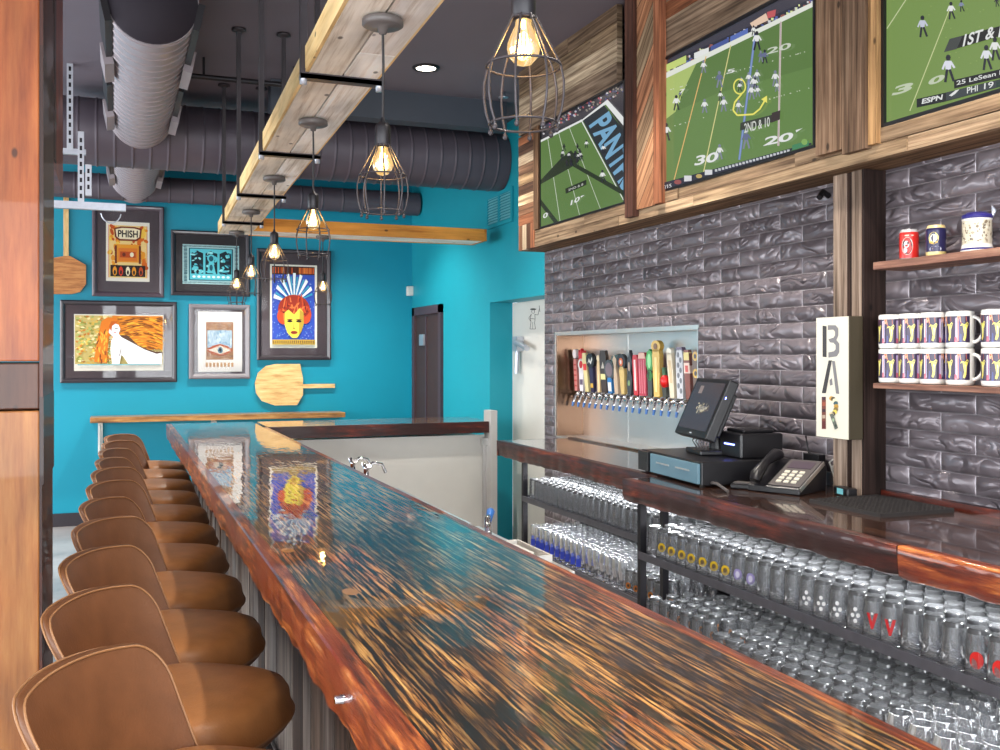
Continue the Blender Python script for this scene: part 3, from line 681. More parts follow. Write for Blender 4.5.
# ================================================================== STOOLS
def make_stool():
    t = thing('bar_stool', None, 'bar stool'); zs = .79
    def supers(rx, ry, n=44, p=2.9):
        out = []
        for k in range(n):
            a = 2 * pi * k / n; c, s = cos(a), sin(a)
            out.append((rx * math.copysign(abs(c) ** (2 / p), c), ry * math.copysign(abs(s) ** (2 / p), s)))
        return out
    m = MB(); rows = []
    for sc_, z in ((.02, .797), (.35, .796), (.62, .793), (.82, .786), (.93, .774), (.985, .755), (1.0, .73), (1.0, .71), (.985, .695), (.96, .69)):
        rows.append([(x * sc_ + (.012 if z < .72 else 0), y * sc_, z) for x, y in supers(.218, .225)])
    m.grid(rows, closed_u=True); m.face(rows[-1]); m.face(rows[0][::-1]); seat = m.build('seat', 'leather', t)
    m = MB(); m.tube([(x * .995, y * .995, .702) for x, y in supers(.225, .225)], .006, 6, closed=True); m.build('piping', 'piping', seat)
    m = MB(); rows = []
    for sc_, z in ((.97, .694), (.96, .68), (.85, .655), (.6, .635), (.3, .63)): rows.append([(x * sc_, y * sc_, z) for x, y in supers(.225, .225)])
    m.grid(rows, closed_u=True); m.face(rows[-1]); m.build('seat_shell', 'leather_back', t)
    # curved back, corners rounded, leaning outwards
    nu, nv = 28, 18
    def bp(u, v, d):
        au = abs(u); ru, rv = .24, .24
        if au > 1 - ru and v > 1 - rv:
            a, b = (au - 1 + ru) / ru, (v - 1 + rv) / rv
            k = max(a, b) / math.hypot(a, b); au2, v2 = 1 - ru + a * k * ru, 1 - rv + b * k * rv
            u = math.copysign(au2, u); v = v2; au = au2
        w = .170 + .037 * v
        y = u * w; x = -.165 - .125 * v + .07 * au ** 2.3 * (1 - .25 * v)
        z = .70 + v * (.285 - .02 * u * u); return (x - d * (1 - .35 * u * u), y * (1 + d * .1) + .016, z)
    m = MB()
    fr = [[bp(-1 + 2 * i / nu, j / nv, 0) for i in range(nu + 1)] for j in range(nv + 1)]
    bk = [[bp(-1 + 2 * i / nu, j / nv, .026) for i in range(nu + 1)] for j in range(nv + 1)]
    m.grid(fr); m.grid([r[::-1] for r in bk])
    def rim(d, g=0): return [bp(-1, j / nv, d) for j in range(nv)] + [bp(-1 + 2 * i / nu, 1, d) for i in range(nu + 1)] + [bp(1, j / nv, d) for j in range(nv - 1, -1, -1)]
    a_, b_ = rim(0), rim(.026); mid = [((p[0] + q[0]) / 2, (p[1] + q[1]) / 2 * 1.018, (p[2] + q[2]) / 2 + (.006 if p[2] > .95 else 0)) for p, q in zip(a_, b_)]
    m.grid([a_, mid, b_]); m.face(fr[0]); 
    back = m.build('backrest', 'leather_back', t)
    for d in (0, .026): m = MB(); m.tube([(p[0] + (.001 if d == 0 else -.001), p[1] * 1.003, p[2] + .001) for p in rim(d)], .0026, 6); m.build('piping', 'piping' , back)
    for sx in (-1, 1):
        for sy in (-1, 1):
            m = MB(); m.tube([(sx * .12, sy * .12, .65), (sx * .155, sy * .155, .3), (sx * .19, sy * .19, 0)], [.014, .013, .011], 8); m.build('leg', 'iron', t)
    m = MB(); s = .167; m.tube([(s * cos(a) * 1.4, s * sin(a) * 1.4, .25) for a in [2 * pi * k / 24 for k in range(24)]], .010, 8, closed=True); m.build('foot_ring', 'iron', t)
    return t
S0 = make_stool(); snap(S0)
so = ['nearest', 'second-nearest', 'third', 'fourth', 'fifth', 'sixth', 'seventh', 'eighth', 'ninth', 'second-farthest', 'farthest']
sl = ['nearest tan leather bar stool, only its backrest showing at the bottom corner of the view', 'tan leather bar stool second from the camera, whole seat cut by the nearest backrest',
 'tan leather bar stool third from the camera, just behind the foot of the timber pillar', 'fourth tan leather bar stool from the camera along the bar', 'fifth tan leather bar stool from the camera, near the pillar\'s dark side',
 'sixth tan leather bar stool, the middle one of the row', 'seventh tan leather bar stool from the camera, fifth from the teal wall', 'eighth tan leather bar stool, fourth from the teal wall', 'ninth tan leather bar stool, third from the teal wall',
 'tan leather bar stool next to last before the teal wall', 'last tan leather bar stool, closest to the teal wall and the wall ledge']
rot = [-35, -33, -32, -35, -27, -32, -31, -23, -27, -33, -35]
for k in range(11):
    o = S0 if k == 0 else copy_tree(S0)
    o.location = (.150 + .0085 * k, 1.87 + .572 * k, 0); o.rotation_euler = (0, 0, radians(rot[k])); o['label'] = sl[k]; o['group'] = 'leather bar stools along the bar'
# ================================================================== BACK WALL
q = at(90, 417, Y=9.62); q2 = at(345, 416, Y=9.62)
t = thing('wall_ledge', 'rough timber ledge fixed along the teal wall behind the bar stools', 'ledge', (.9, 9.75, q[2] - .05))
m = MB((.9, 9.75, q[2] - .05)); m.box(q[0], q2[0], 9.60, 9.89, q[2] - .055, q[2] - .005, g=0); m.build('ledge_board', 'ledge_wood', t, .004)
for px in (100, 215):
    p = at(px, 430, Y=9.7)
    if px == 100 or px == 215:
        m = MB((.9, 9.75, q[2] - .05)); m.box(p[0] - .02, p[0] + .02, 9.87, 9.895, q[2] - .36, q[2] - .055); m.tube([(p[0], 9.87, q[2] - .33), (p[0], 9.64, q[2] - .07)], .012, 6)
        m.build('bracket', 'white_paint', t)
YP = 9.855
def picture(lab, ox0, oy0, ox1, oy1, ax0, ay0, ax1, ay1, fm, mm, draw, fw=.045):
    """framed print: outer and paper rectangles in photo pixels on the wall plane"""
    a, b = at(ox0, oy1, Y=YP), at(ox1, oy0, Y=YP); x0, z0, x1, z1 = a[0], a[2], b[0], b[2]
    t = thing('framed_print', lab, 'framed print', ((x0 + x1) / 2, YP, z0)); off = ((x0 + x1) / 2, YP, z0)
    m = MB(off)
    out = [(x0, z0), (x1, z0), (x1, z1), (x0, z1)]
    prof = [(0, .04), (0, -.004), (.012, -.012), (fw * .6, -.010), (fw * .9, .0), (fw, .012)]
    rows = []
    for d, y in prof: rows.append([(x0 + d, YP + y, z0 + d), (x1 - d, YP + y, z0 + d), (x1 - d, YP + y, z1 - d), (x0 + d, YP + y, z1 - d)])
    m.grid(rows, closed_u=True, smooth=False); m.build('frame', fm, t)
    m = MB(off); m.box(x0 + fw * .5, x1 - fw * .5, YP + .010, YP + .04, z0 + fw * .5, z1 - fw * .5); m.build('mat_board', mm, t)
    PW, PH = 100, 100
    p0, p1 = at(ax0, ay0, Y=YP + .01), at(ax1, ay1, Y=YP + .01)
    A = Art(lambda x, y, l: (p0[0] + (p1[0] - p0[0]) * x / 100, YP + .0085 - .00004 * l, p0[2] + (p1[2] - p0[2]) * y / 100), off)
    A.rect(0, 0, 100, 100, (240, 236, 222)); draw(A, random.Random(int(ox0 * 7))); A.m.build('print', 'print', t)
    m = MB(off); m.face([(x0 + fw, YP + .003, z0 + fw), (x1 - fw, YP + .003, z0 + fw), (x1 - fw, YP + .003, z1 - fw), (x0 + fw, YP + .003, z1 - fw)]); m.build('glazing', 'glazing', t)
# thin picture glazing: clear, slightly reflective
mg = bpy.data.materials.new('glazing'); mg.use_nodes = True; M['glazing'] = mg; nt = mg.node_tree; nt.nodes.remove(nt.nodes['Principled BSDF'])
tr = N(nt, 'ShaderNodeBsdfTransparent'); gl = N(nt, 'ShaderNodeBsdfGlossy', i_Roughness=.02); lw = N(nt, 'ShaderNodeFresnel', i_IOR=1.18); mx = N(nt, 'ShaderNodeMixShader')
L(nt, lw.outputs[0], mx.inputs[0]); L(nt, tr.outputs[0], mx.inputs[1]); L(nt, gl.outputs[0], mx.inputs[2]); L(nt, mx.outputs[0], nt.nodes['Material Output'].inputs[0])

OR, OL, YE, BR, CRM, BK = (226, 110, 24), (240, 160, 40), (250, 205, 80), (120, 48, 20), (250, 240, 205), (40, 24, 22)
def d_orange(A, r):
    A.rect(6, 6, 94, 94, (246, 214, 140))
    for _ in range(70):
        x = r.choice([r.uniform(8, 28), r.uniform(72, 92), r.uniform(8, 92)]); y = r.uniform(8, 92); A.ell(x, y, r.uniform(2, 6), r.uniform(2, 7), r.choice([OR, OL, YE, OL, (200, 80, 20)]), 8, r.random() * 3)
    A.rect(24, 38, 76, 68, OL); A.rect(28, 44, 72, 66, (232, 128, 40)); A.rect(32, 50, 68, 60, (196, 78, 24)); A.ell(41, 55, 4, 3.4, BR); A.ell(59, 55, 4.5, 4, CRM)
    A.rect(20, 40, 25, 70, BR); A.rect(75, 40, 80, 70, BR)
    A.rect(10, 73, 90, 92, BK)
    for x, c in ((20, OL), (34, (220, 60, 30)), (50, CRM), (64, OL), (80, (200, 80, 30))): A.ell(x, 83, 5, 8, c, 10); A.ell(x, 85, 2.5, 4, BK, 8)
    A.poly([(18, 11), (34, 8), (66, 8), (82, 11), (80, 26), (70, 32), (30, 32), (20, 26)], BR); A.poly([(22, 13), (36, 10.5), (64, 10.5), (78, 13), (76, 25), (68, 29), (32, 29), (24, 25)], CRM)
    A.text('PHISH', (27, 25.5), (46, 0), (0, -11), BK, .03)
    for x in (6, 94): A.line((x, 6), (x, 94), 1, OR)
def d_turq(A, r):
    A.rect(0, 0, 100, 100, (190, 230, 232)); T1, T2, T3 = (94, 200, 212), (20, 84, 100), (12, 34, 44)
    for k in range(46):
        for yy in (2, 94): A.poly([(k * 2.2, yy), (k * 2.2 + 1.1, yy), (k * 2.2 + 1.8, yy + 4), (k * 2.2 + .7, yy + 4)], T2)
    for k in range(26):
        for xx in (2, 92): A.poly([(xx, 6 + k * 3.4), (xx + 6, 6 + k * 3.4 + r.uniform(-1, 1)), (xx + 6, 7.6 + k * 3.4), (xx, 8 + k * 3.4)], T2)
    A.rect(11, 9, 89, 91, T2); A.rect(13, 11, 87, 89, T1)
    for x0, x1 in ((15, 36), (40, 61), (65, 86)):
        A.rect(x0, 14, x1, 74, T3)
        for _ in range(26): A.ell(r.uniform(x0 + 2, x1 - 2), r.uniform(16, 72), r.uniform(1, 3.5), r.uniform(1.5, 6), r.choice([T1, T2, (150, 226, 230), T1]), 7, r.random() * 3)
        A.poly([(x0, 14), (x0, 22), ((x0 + x1) / 2, 15), (x1, 22), (x1, 14)], T1)
    A.ell(50, 34, 7, 10, T1); A.ell(50, 35, 4, 7, T2); A.poly([(43, 72), (46, 44), (54, 44), (58, 72)], T1); A.ell(50, 58, 3, 8, T2)
    A.rect(15, 76, 86, 87, T1)
    for x in range(8): A.ell(20 + x * 8.6, 81.5, 3, 3, (230, 248, 248), 8)
def d_face(A, r):
    A.rect(4, 2, 95, 12, (74, 34, 24))
    for _ in range(30): A.rect(*(lambda x: (x, 3.5, x + 2, 10.5))(r.uniform(5, 92)), r.choice([(226, 96, 40), (240, 140, 60)]))
    A.rect(4, 12, 95, 92, (52, 84, 190))
    for _ in range(420): A.ell(r.uniform(5, 94), r.uniform(13, 91), .9, .5, r.choice([(110, 190, 226), (190, 214, 240), (40, 50, 140), (90, 70, 190)]), 5)
    for a in range(-75, 76, 19):
        t = radians(a); A.poly([(50 + 8 * sin(t - .1), 48 - 8 * cos(t)), (50 + 52 * sin(t - .07) * .85, 48 - 38 * cos(t - .07)), (50 + 52 * sin(t + .07) * .85, 48 - 38 * cos(t + .07)), (50 + 8 * sin(t + .1), 48 - 8 * cos(t))], (226, 236, 240))
        A.poly([(50 + 8 * sin(t + .12), 48 - 8 * cos(t)), (50 + 50 * sin(t + .12) * .85, 48 - 34 * cos(t + .12)), (50 + 50 * sin(t + .2) * .85, 48 - 34 * cos(t + .2))], (60, 160, 200))
    HR = [(196, 72, 34), (150, 44, 26), (224, 116, 60), (110, 28, 22)]
    A.ell(50, 54, 34, 18, HR[1], 24); A.ell(28, 62, 14, 10, HR[0]); A.ell(74, 60, 13, 11, HR[0])
    for _ in range(60):
        a = r.uniform(0, 2 * pi); rr = r.uniform(.2, 1); A.ell(50 + 32 * rr * cos(a), 52 + 15 * rr * sin(a), r.uniform(4, 9), 1.3, r.choice(HR), 8, r.random() * 3)
    A.poly([(30, 58), (38, 54), (50, 60), (62, 52), (70, 57), (71, 70), (66, 80), (56, 88), (46, 88), (36, 82), (30, 72)], (226, 206, 74))
    A.poly([(62, 54), (70, 57), (71, 70), (66, 80), (60, 84)], (180, 150, 50))
    for x in (41, 60): A.ell(x, 68, 6, 1.4, BK, 10); A.ell(x, 66, 6.5, .7, (120, 60, 30), 8)
    A.line((50, 68), (48.5, 76), .8, (150, 120, 40)); A.ell(50, 76.5, 3, .8, (150, 120, 40), 8); A.ell(50, 81.5, 7.5, 2.1, (150, 40, 30), 12); A.line((43, 81.5), (57, 81.5), .5, BK)
    A.rect(4, 90, 95, 96, (190, 160, 60))
    for k in range(22): A.rect(5 + k * 4.1, 91, 7 + k * 4.1, 95, (90, 50, 40))
def d_figure(A, r):
    A.rect(1, 2, 99, 88, (216, 196, 120))
    for _ in range(300): A.ell(r.uniform(3, 42), r.uniform(4, 86), 1.6, 2.4, r.choice([(226, 190, 90), (180, 190, 110), (236, 220, 160), (200, 130, 50), (150, 150, 70)]), 6, r.random() * 3)
    A.rect(42, 2, 99, 62, (216, 130, 36))
    for k in range(210):
        x = r.uniform(42, 98); y = r.uniform(4, 62); A.ell(x, y, r.uniform(3, 7), .8, r.choice([(150, 84, 24), (246, 184, 60), (110, 60, 30), (240, 150, 50)]), 6, .12 + .5 * sin(x * .08))
    A.poly([(50, 36), (60, 38), (72, 56), (90, 66), (99, 66), (99, 72), (60, 72)], (86, 60, 44))
    A.poly([(30, 12), (37, 5), (46, 6), (50, 14), (46, 26), (38, 40), (36, 86), (22, 84), (24, 60), (27, 34)], (214, 118, 30))
    for _ in range(26): A.ell(r.uniform(25, 36), r.uniform(28, 84), .9, 5, r.choice([(120, 60, 20), (246, 170, 60)]), 6, r.uniform(-.3, .3))
    W = (236, 238, 240)
    A.poly([(40, 20), (44, 16), (49, 18), (51, 26), (49, 34), (52, 40), (64, 50), (78, 62), (92, 70), (98, 68), (98, 88), (60, 88), (54, 74), (52, 72), (50, 88), (42, 88), (40, 64), (41, 46), (43, 40), (38, 32)], W)
    A.line((52, 60), (50, 74), .8, (90, 70, 60)); A.line((45, 46), (54, 50), .6, (160, 160, 160)); A.ell(46.5, 24.5, 2.2, .8, (60, 40, 40), 8); A.ell(45, 32, 1.8, .8, (200, 80, 60), 8)
    A.poly([(38, 22), (41, 12), (48, 12), (46, 16), (42, 20), (41, 30)], (190, 92, 24))
    A.rect(4, 88, 96, 90, (120, 170, 176))
def d_small(A, r):
    A.rect(0, 0, 100, 100, (234, 230, 226)); A.rect(18, 17, 80, 80, (158, 116, 88))
    for _ in range(80): A.ell(r.uniform(20, 78), r.choice([r.uniform(18, 30), r.uniform(70, 79)]), 2.2, 1.2, r.choice([(186, 140, 96), (110, 84, 70), (206, 176, 150)]), 6)
    A.rect(21, 31, 77, 60, (160, 186, 204))
    for _ in range(50): A.ell(r.uniform(23, 75), r.uniform(32, 54), 2.4, 2.6, r.choice([(206, 222, 232), (110, 150, 180), (180, 200, 214)]), 7)
    A.poly([(19, 64), (32, 57), (50, 53.5), (66, 57), (79, 64), (66, 71), (50, 73.5), (32, 71)], (176, 92, 60)); A.poly([(23, 64), (50, 56.5), (75, 64), (50, 71)], (216, 206, 190)); A.ell(50, 64, 6, 5.4, (70, 110, 130)); A.ell(50, 64, 2.6, 2.6, BK)
    for x in range(8):
        A.rect(17 + x * 8.3, 85, 22 + x * 8.3, 92, (176, 140, 104))
picture('orange poster lettered PHISH in a dark plum frame beside the upright pizza peel', 92, 207, 164, 296, 106, 221, 149.5, 282, 'frame_plum', 'mat_plum', d_orange)
picture('turquoise three-panel print in a wide black frame behind the far cage lamps', 171, 233, 250, 295, 182.5, 244, 239, 285, 'frame_black', 'mat_black', d_turq)
picture('tall blue poster of a red-haired yellow face in a black frame', 257, 251, 331, 360, 270, 264, 317, 348, 'frame_black', 'mat_plum', d_face)
picture('wide print of a white reclining figure with orange hair in a wide dark frame', 60, 302, 177, 383, 74, 314, 163.5, 370.5, 'frame_black', 'mat_plum', d_figure)
picture('small print with an eye on white paper in a pale grey frame', 189, 305, 250, 379, 198, 311.5, 242, 371.5, 'frame_grey', 'mat_plum', d_small, .05)
# pizza peels
def peel(lab, pts, hand, mat, mat2):
    off = at(*pts[0], Y=9.86)
    t = thing('pizza_peel', lab, 'pizza peel', off)
    P = [at(x, y, Y=9.86) for x, y in pts]
    m = MB(off); T = lambda u, v, w: (u, 9.86 + w, v)
    m.prism([(p[0], p[2]) for p in P], T, .02); m.build('blade', mat, t)
    a, b, w_ = hand; A_, B_ = at(*a, Y=9.86), at(*b, Y=9.86); m = MB(off)
    if abs(A_[0] - B_[0]) > abs(A_[2] - B_[2]): m.box(min(A_[0], B_[0]), max(A_[0], B_[0]), 9.862, 9.884, (A_[2] + B_[2]) / 2 - w_, (A_[2] + B_[2]) / 2 + w_)
    else: m.box((A_[0] + B_[0]) / 2 - w_, (A_[0] + B_[0]) / 2 + w_, 9.862, 9.884, min(A_[2], B_[2]), max(A_[2], B_[2]))
    m.build('handle', mat2, t)
peel('brown wooden pizza peel hanging upright on the teal wall beside the orange poster', [(45, 262), (47, 259), (64, 256), (70, 256), (86, 265), (86, 284), (80, 292), (72, 294), (52, 294), (45, 290)], ((66, 190), (66, 258), .022), 'peel_brown', 'peel_wood')
peel('pale wooden pizza peel hung sideways on the teal wall below the face poster', [(300, 364), (303, 378), (303, 395), (297, 405), (275, 405.5), (262, 401), (256, 393), (255, 383), (258, 373), (266, 366), (276, 364)], ((302, 386), (335, 386), .02), 'peel_wood', 'peel_wood')
# sensor and vent
q = at(410, 291, Y=9.87); m = MB(q); m.box(q[0] - .035, q[0] + .035, 9.84, 9.9, q[2] - .05, q[2] + .05)
tag(m.build('wall_sensor', 'white_paint', bevel=.01), 'small white sensor box at the corner of the teal walls', 'sensor')
y0, y1 = at(488, 200, X=XW)[1], at(514, 200, X=XW)[1]; zt, zb = at(500, 192, X=XW)[2], at(500, 226, X=XW)[2]
t = thing('air_vent', 'teal louvred air vent high on the side wall beside the TV housing', 'air vent', (XW, (y0 + y1) / 2, zb))
m = MB((XW, (y0 + y1) / 2, zb))
m.box(XW - .02, XW - .001, y1, y0, zb, zb + .03); m.box(XW - .02, XW - .001, y1, y0, zt - .03, zt); m.box(XW - .02, XW - .001, y1, y1 + .03, zb + .03, zt - .03); m.box(XW - .02, XW - .001, y0 - .03, y0, zb + .03, zt - .03); m.box(XW - .02, XW - .001, (y0 + y1) / 2 - .015, (y0 + y1) / 2 + .015, zb + .03, zt - .03)
m.build('vent_frame', 'teal_lit', t)
m = MB((XW, (y0 + y1) / 2, zb)); z = zb + .035
while z < zt - .035: m.face([(XW - .002, y1 + .03, z + .02), (XW - .002, y0 - .03, z + .02), (XW - .016, y0 - .03, z), (XW - .016, y1 + .03, z)]); z += .022
m.build('louvre_slats', 'louvre', t)

# ================================================================== TV HOUSING
XT = 2.42
YH0, YH1, ZB_ = .6, 5.90, H + .668
off = (2.5, 3.2, ZB_)
t = thing('screen_housing', 'long reclaimed-plank housing on the brick wall holding three televisions', 'wood housing', off)
TAN, GRY, BRN, CRM_, RED, DRK, LTB = (178, 140, 104), (150, 124, 104), (128, 92, 66), (255, 240, 214), (172, 84, 50), (76, 50, 40), (206, 168, 122)
def planks(name, x0, x1, ya, yb, z0, z1, n, cols, along=1, vert=False):
    m = MB(off)
    if not vert:
        hs = [(z1 - z0) / n] * n; z = z0
        for i in range(n):
            y = yb
            while y > ya + .01:
                l_ = R.uniform(.7, 1.4) if yb - ya > 1 else 9; ye = max(ya, y - l_); ye = ya if ye - ya < .3 else ye
                m.box(x0 + R.uniform(-.004, .004), x1, ye + .001, y - .001, z + .0015, z + hs[i] - .0015, cols[R.randrange(len(cols))] if len(cols) != n else cols[i], 1); y = ye
            z += hs[i]
    else:
        w_ = (yb - ya) / n
        for i in range(n): m.box(x0 + R.uniform(-.004, .004), x1, ya + i * w_ + .001, ya + (i + 1) * w_ - .001, z0, z1, cols[i % len(cols)], 2)
    return m.build(name, 'old_wood', t)
TVB, TVT = H + .783, H + 1.395
tv = [(4.49, 5.56), (3.016, 4.126), (1.54, 2.65)]
planks('bottom_rail', XT, XT + .03, YH0, YH1, ZB_, TVB - .012, 2, [(226, 202, 172), (214, 190, 158), (196, 172, 144), (236, 212, 180)])
planks('underside', XT + .03, XB + .005, YH0, YH1, ZB_, ZB_ + .02, 1, [(190, 156, 120), (170, 140, 110)])
planks('top_panel', XT, XT + .03, 4.56, YH1, TVT + .012, TVT + .125, 1, [(188, 170, 152)]); planks('top_panel', XT, XT + .03, 4.56, YH1, TVT + .125, TVT + .25, 1, [CRM_]); planks('top_panel', XT, XT + .03, 4.56, YH1, TVT + .25, ZC, 2, [(182, 162, 136), (156, 136, 116)])
planks('top_panel', XT, XT + .03, 3.0, 4.1, TVT + .012, TVT + .19, 1, [(186, 166, 146)]); planks('top_panel', XT, XT + .03, 3.0, 4.1, TVT + .19, TVT + .27, 1, [(222, 150, 110)]); planks('top_panel', XT, XT + .03, 3.0, 4.1, TVT + .27, ZC, 2, [(188, 168, 150), (206, 186, 160)])
planks('top_panel', XT, XT + .03, YH0, 2.66, TVT + .012, ZC, 3, [(196, 172, 146), (170, 146, 122)])
# left strip: short stacked offcuts
m = MB(off); z = ZB_ + .16
cc = [(206, 140, 104), (170, 130, 104), (246, 226, 192), (132, 100, 82), (220, 192, 154), (150, 118, 96), (246, 232, 208), (112, 86, 74)]; k = 0
while z < TVT: m.box(XT - .004, XT + .03, 5.64, YH1, z, min(TVT, z + .062), cc[k % 8], 1); z += .064; k += 1
for k in range(4): m.box(XT - .004, XT + .03, 5.64 + k * .065, 5.64 + (k + 1) * .065 - .002, ZB_, ZB_ + .158, cc[(k * 3) % 8], 2)
m.build('end_panel', 'old_wood', t)
m = MB(off); m.box(XT - .012, XT + .03, 5.565, 5.638, TVB - .01, TVT + .012, (150, 118, 92), 2); m.build('screen_trim', 'old_wood', t)
# divider with diagonal boards between the first two screens
ya, yb = at(662, 100, X=XT - .02)[1], at(625.6, 100, X=XT - .03)[1]
m = MB(off); m.box(XT - .035, XT + .02, yb - .085, yb, ZB_ + .02, ZC, (112, 78, 68), 2); m.build('dark_stile', 'old_wood', t)
m = MB(off); m.box(XT - .035, XT + .02, ya, ya + .055, ZB_ + .05, ZC, (214, 146, 112), 2); m.build('red_stile', 'old_wood', t)
m = MB(off); lo, hi = ya + .057, yb - .087; z = ZB_ - .15; k = 0; dc = [(224, 166, 128), (234, 184, 146), (196, 170, 142), (230, 170, 134), (216, 194, 164)]
def clip(poly, z0):
    out = []
    for i in range(len(poly)):
        p, q = poly[i], poly[(i + 1) % len(poly)]
        if p[1] >= z0: out.append(p)
        if (p[1] - z0) * (q[1] - z0) < 0: f_ = (z0 - p[1]) / (q[1] - p[1]); out.append((p[0] + f_ * (q[0] - p[0]), z0))
    return out
while z < ZC + .1:
    pl_ = clip([(hi, z), (hi, z + .196), (lo, z + .196 + .22), (lo, z + .22)], ZB_ + .05)
    pl_ = [(y_, min(z_, ZC)) for y_, z_ in pl_]
    if len(pl_) > 2 and max(p[1] for p in pl_) - min(p[1] for p in pl_) > .02:
        u0 = R.random() * 9
        m.face([(XT - .015, y_, z_) for y_, z_ in pl_], dc[k % 5], [((z_ + y_ * -.8) * .8 + u0, (y_ * .75 + z_ * .6) + u0) for y_, z_ in pl_])
    z += .2; k += 1
m.box(XT - .0148, XT + .02, lo, hi, ZB_ + .05, ZC, (60, 40, 30), 2)
m.build('diagonal_panel', 'old_wood', t)
# upright divider between second and third screens
m = MB(off)
for a, b, c in ((at(842, 99, X=XT - .03)[1] + .003, at(815.6, 99, X=XT - .03)[1], (182, 154, 130)), (at(865, 99, X=XT - .03)[1], at(842, 99, X=XT - .03)[1], (162, 138, 118))): m.box(XT - .03, XT + .02, a, b, ZB_ + .06 if b > 2.9 else ZB_ + .04, ZC, c, 2)
m.build('upright_divider', 'old_wood', t)
m = MB(off); m.box(XT - .02, XT + .02, 2.665, at(865, 99, X=XT - .03)[1] - .003, ZB_ + .05, ZC, (232, 190, 138), 2); m.build('pale_stile', 'old_wood', t)
m = MB(off); m.box(XT + .03, XB + .004, YH1 - .03, YH1, ZB_, ZC, (150, 110, 80), 2); m.build('far_end', 'old_wood', t)

# ---- televisions
G1, G2 = (92, 132, 44), (76, 116, 40)
def player(A, x, y, h, c1, c2, lean=0):
    A.poly([(x - h * .12, y - h * .75), (x + h * .12, y - h * .75), (x + h * .09, y - h * .42), (x - h * .09, y - h * .42)], c1)
    A.line((x - h * .04, y - h * .45), (x - h * .14 + lean, y), h * .09, c2); A.line((x + h * .05, y - h * .45), (x + h * .16 + lean, y - h * .03), h * .09, c2)
    A.line((x - h * .1, y - h * .7), (x - h * .2, y - h * .45), h * .07, c1); A.line((x + h * .1, y - h * .7), (x + h * .22, y - h * .5), h * .07, c1); A.ell(x, y - h * .86, h * .09, h * .11, c2, 8)
WHT, NVY, YEL = (226, 228, 226), (34, 36, 50), (236, 226, 30)
def television(i, lab, base, draw, conv):
    ya, yb = tv[i]
    o_ = (XT + .01, (ya + yb) / 2, TVB)
    t = thing('television', lab, 'television', o_, group=None)
    m = MB(o_)
    for y0, y1, z0, z1 in ((ya - .012, ya, TVB - .012, TVT + .012), (yb, yb + .012, TVB - .012, TVT + .012), (ya, yb, TVB - .012, TVB), (ya, yb, TVT, TVT + .012)): m.box(XT - .002, XT + .03, y0, y1, z0, z1)
    m.build('bezel', 'black_plastic', t)
    m = MB(o_); m.box(XT + .012, XT + .05, ya, yb, TVB, TVT); m.build('panel', 'black_plastic', t)
    def P(x, y, l):
        q = at(*conv(x, y), X=XT + .010); return (XT + .010 - .00004 * l, min(yb, max(ya, q[1])), min(TVT, max(TVB, q[2])))
    A = Art(P, o_); A.l = 0
    A.m.face([(XT + .0105, yb, TVB), (XT + .0105, ya, TVB), (XT + .0105, ya, TVT), (XT + .0105, yb, TVT)], base)
    draw(A, random.Random(i)); A.m.build('screen', 'screen_picture', t)
def tv1(A, r):
    A.poly([(0, 225), (200, 150), (400, 15), (400, 40), (210, 175), (0, 260)], (70, 66, 72))
    for _ in range(120):
        x = r.uniform(5, 395); A.ell(x, 232 - x * .52 + r.uniform(-10, 30), 5, 5, r.choice([(180, 60, 70), (60, 60, 110), (190, 186, 190), (40, 36, 40), (140, 130, 120)]), 6)
    A.poly([(5, 290), (200, 195), (310, 110), (400, 245), (400, 600), (5, 720)], (86, 124, 46))
    A.line((5, 288), (200, 190), 9, WHT); A.poly([(196, 190), (320, 92), (400, 180), (400, 220), (312, 115), (205, 192)], WHT)
    A.poly([(205, 190), (305, 118), (400, 240), (400, 560)], (42, 48, 54))
    A.line((196, 186), (400, 570), 5, WHT)
    A.text('PANTHERS', (236, 212), (212, 412), (88, -64), (92, 160, 200), .03)
    for (a, b) in (((40, 275), (98, 670)), ((92, 250), (190, 640)), ((142, 225), (288, 606))): A.line(a, b, 2.4, (200, 210, 190))
    A.poly([(5, 470), (100, 370), (150, 330), (190, 380), (150, 410), (5, 490)], (34, 50, 24)); A.poly([(150, 380), (400, 520), (400, 545), (140, 395)], (34, 50, 24)); A.poly([(5, 560), (90, 680), (70, 690), (5, 590)], (34, 50, 24))
    for _ in range(16): player(A, r.uniform(95, 200), r.uniform(330, 410), 36, r.choice([(30, 30, 34), (44, 40, 44), (206, 206, 206)]), NVY, 3)
    player(A, 300, 480, 60, WHT, NVY, 8); player(A, 305, 345, 45, WHT, NVY); player(A, 225, 320, 40, WHT, NVY)
    A.poly([(126, 510), (225, 468), (225, 492), (128, 534)], (30, 44, 26)); A.text('2ND & 8', (140, 522), (70, -28), (0, -10), (196, 200, 190))
    A.text('10', (150, 588), (42, -22), (4, -22), WHT, .02); A.text('0', (20, 650), (22, -8), (3, -22), WHT, .02); A.poly([(198, 545), (216, 540), (200, 552)], WHT)
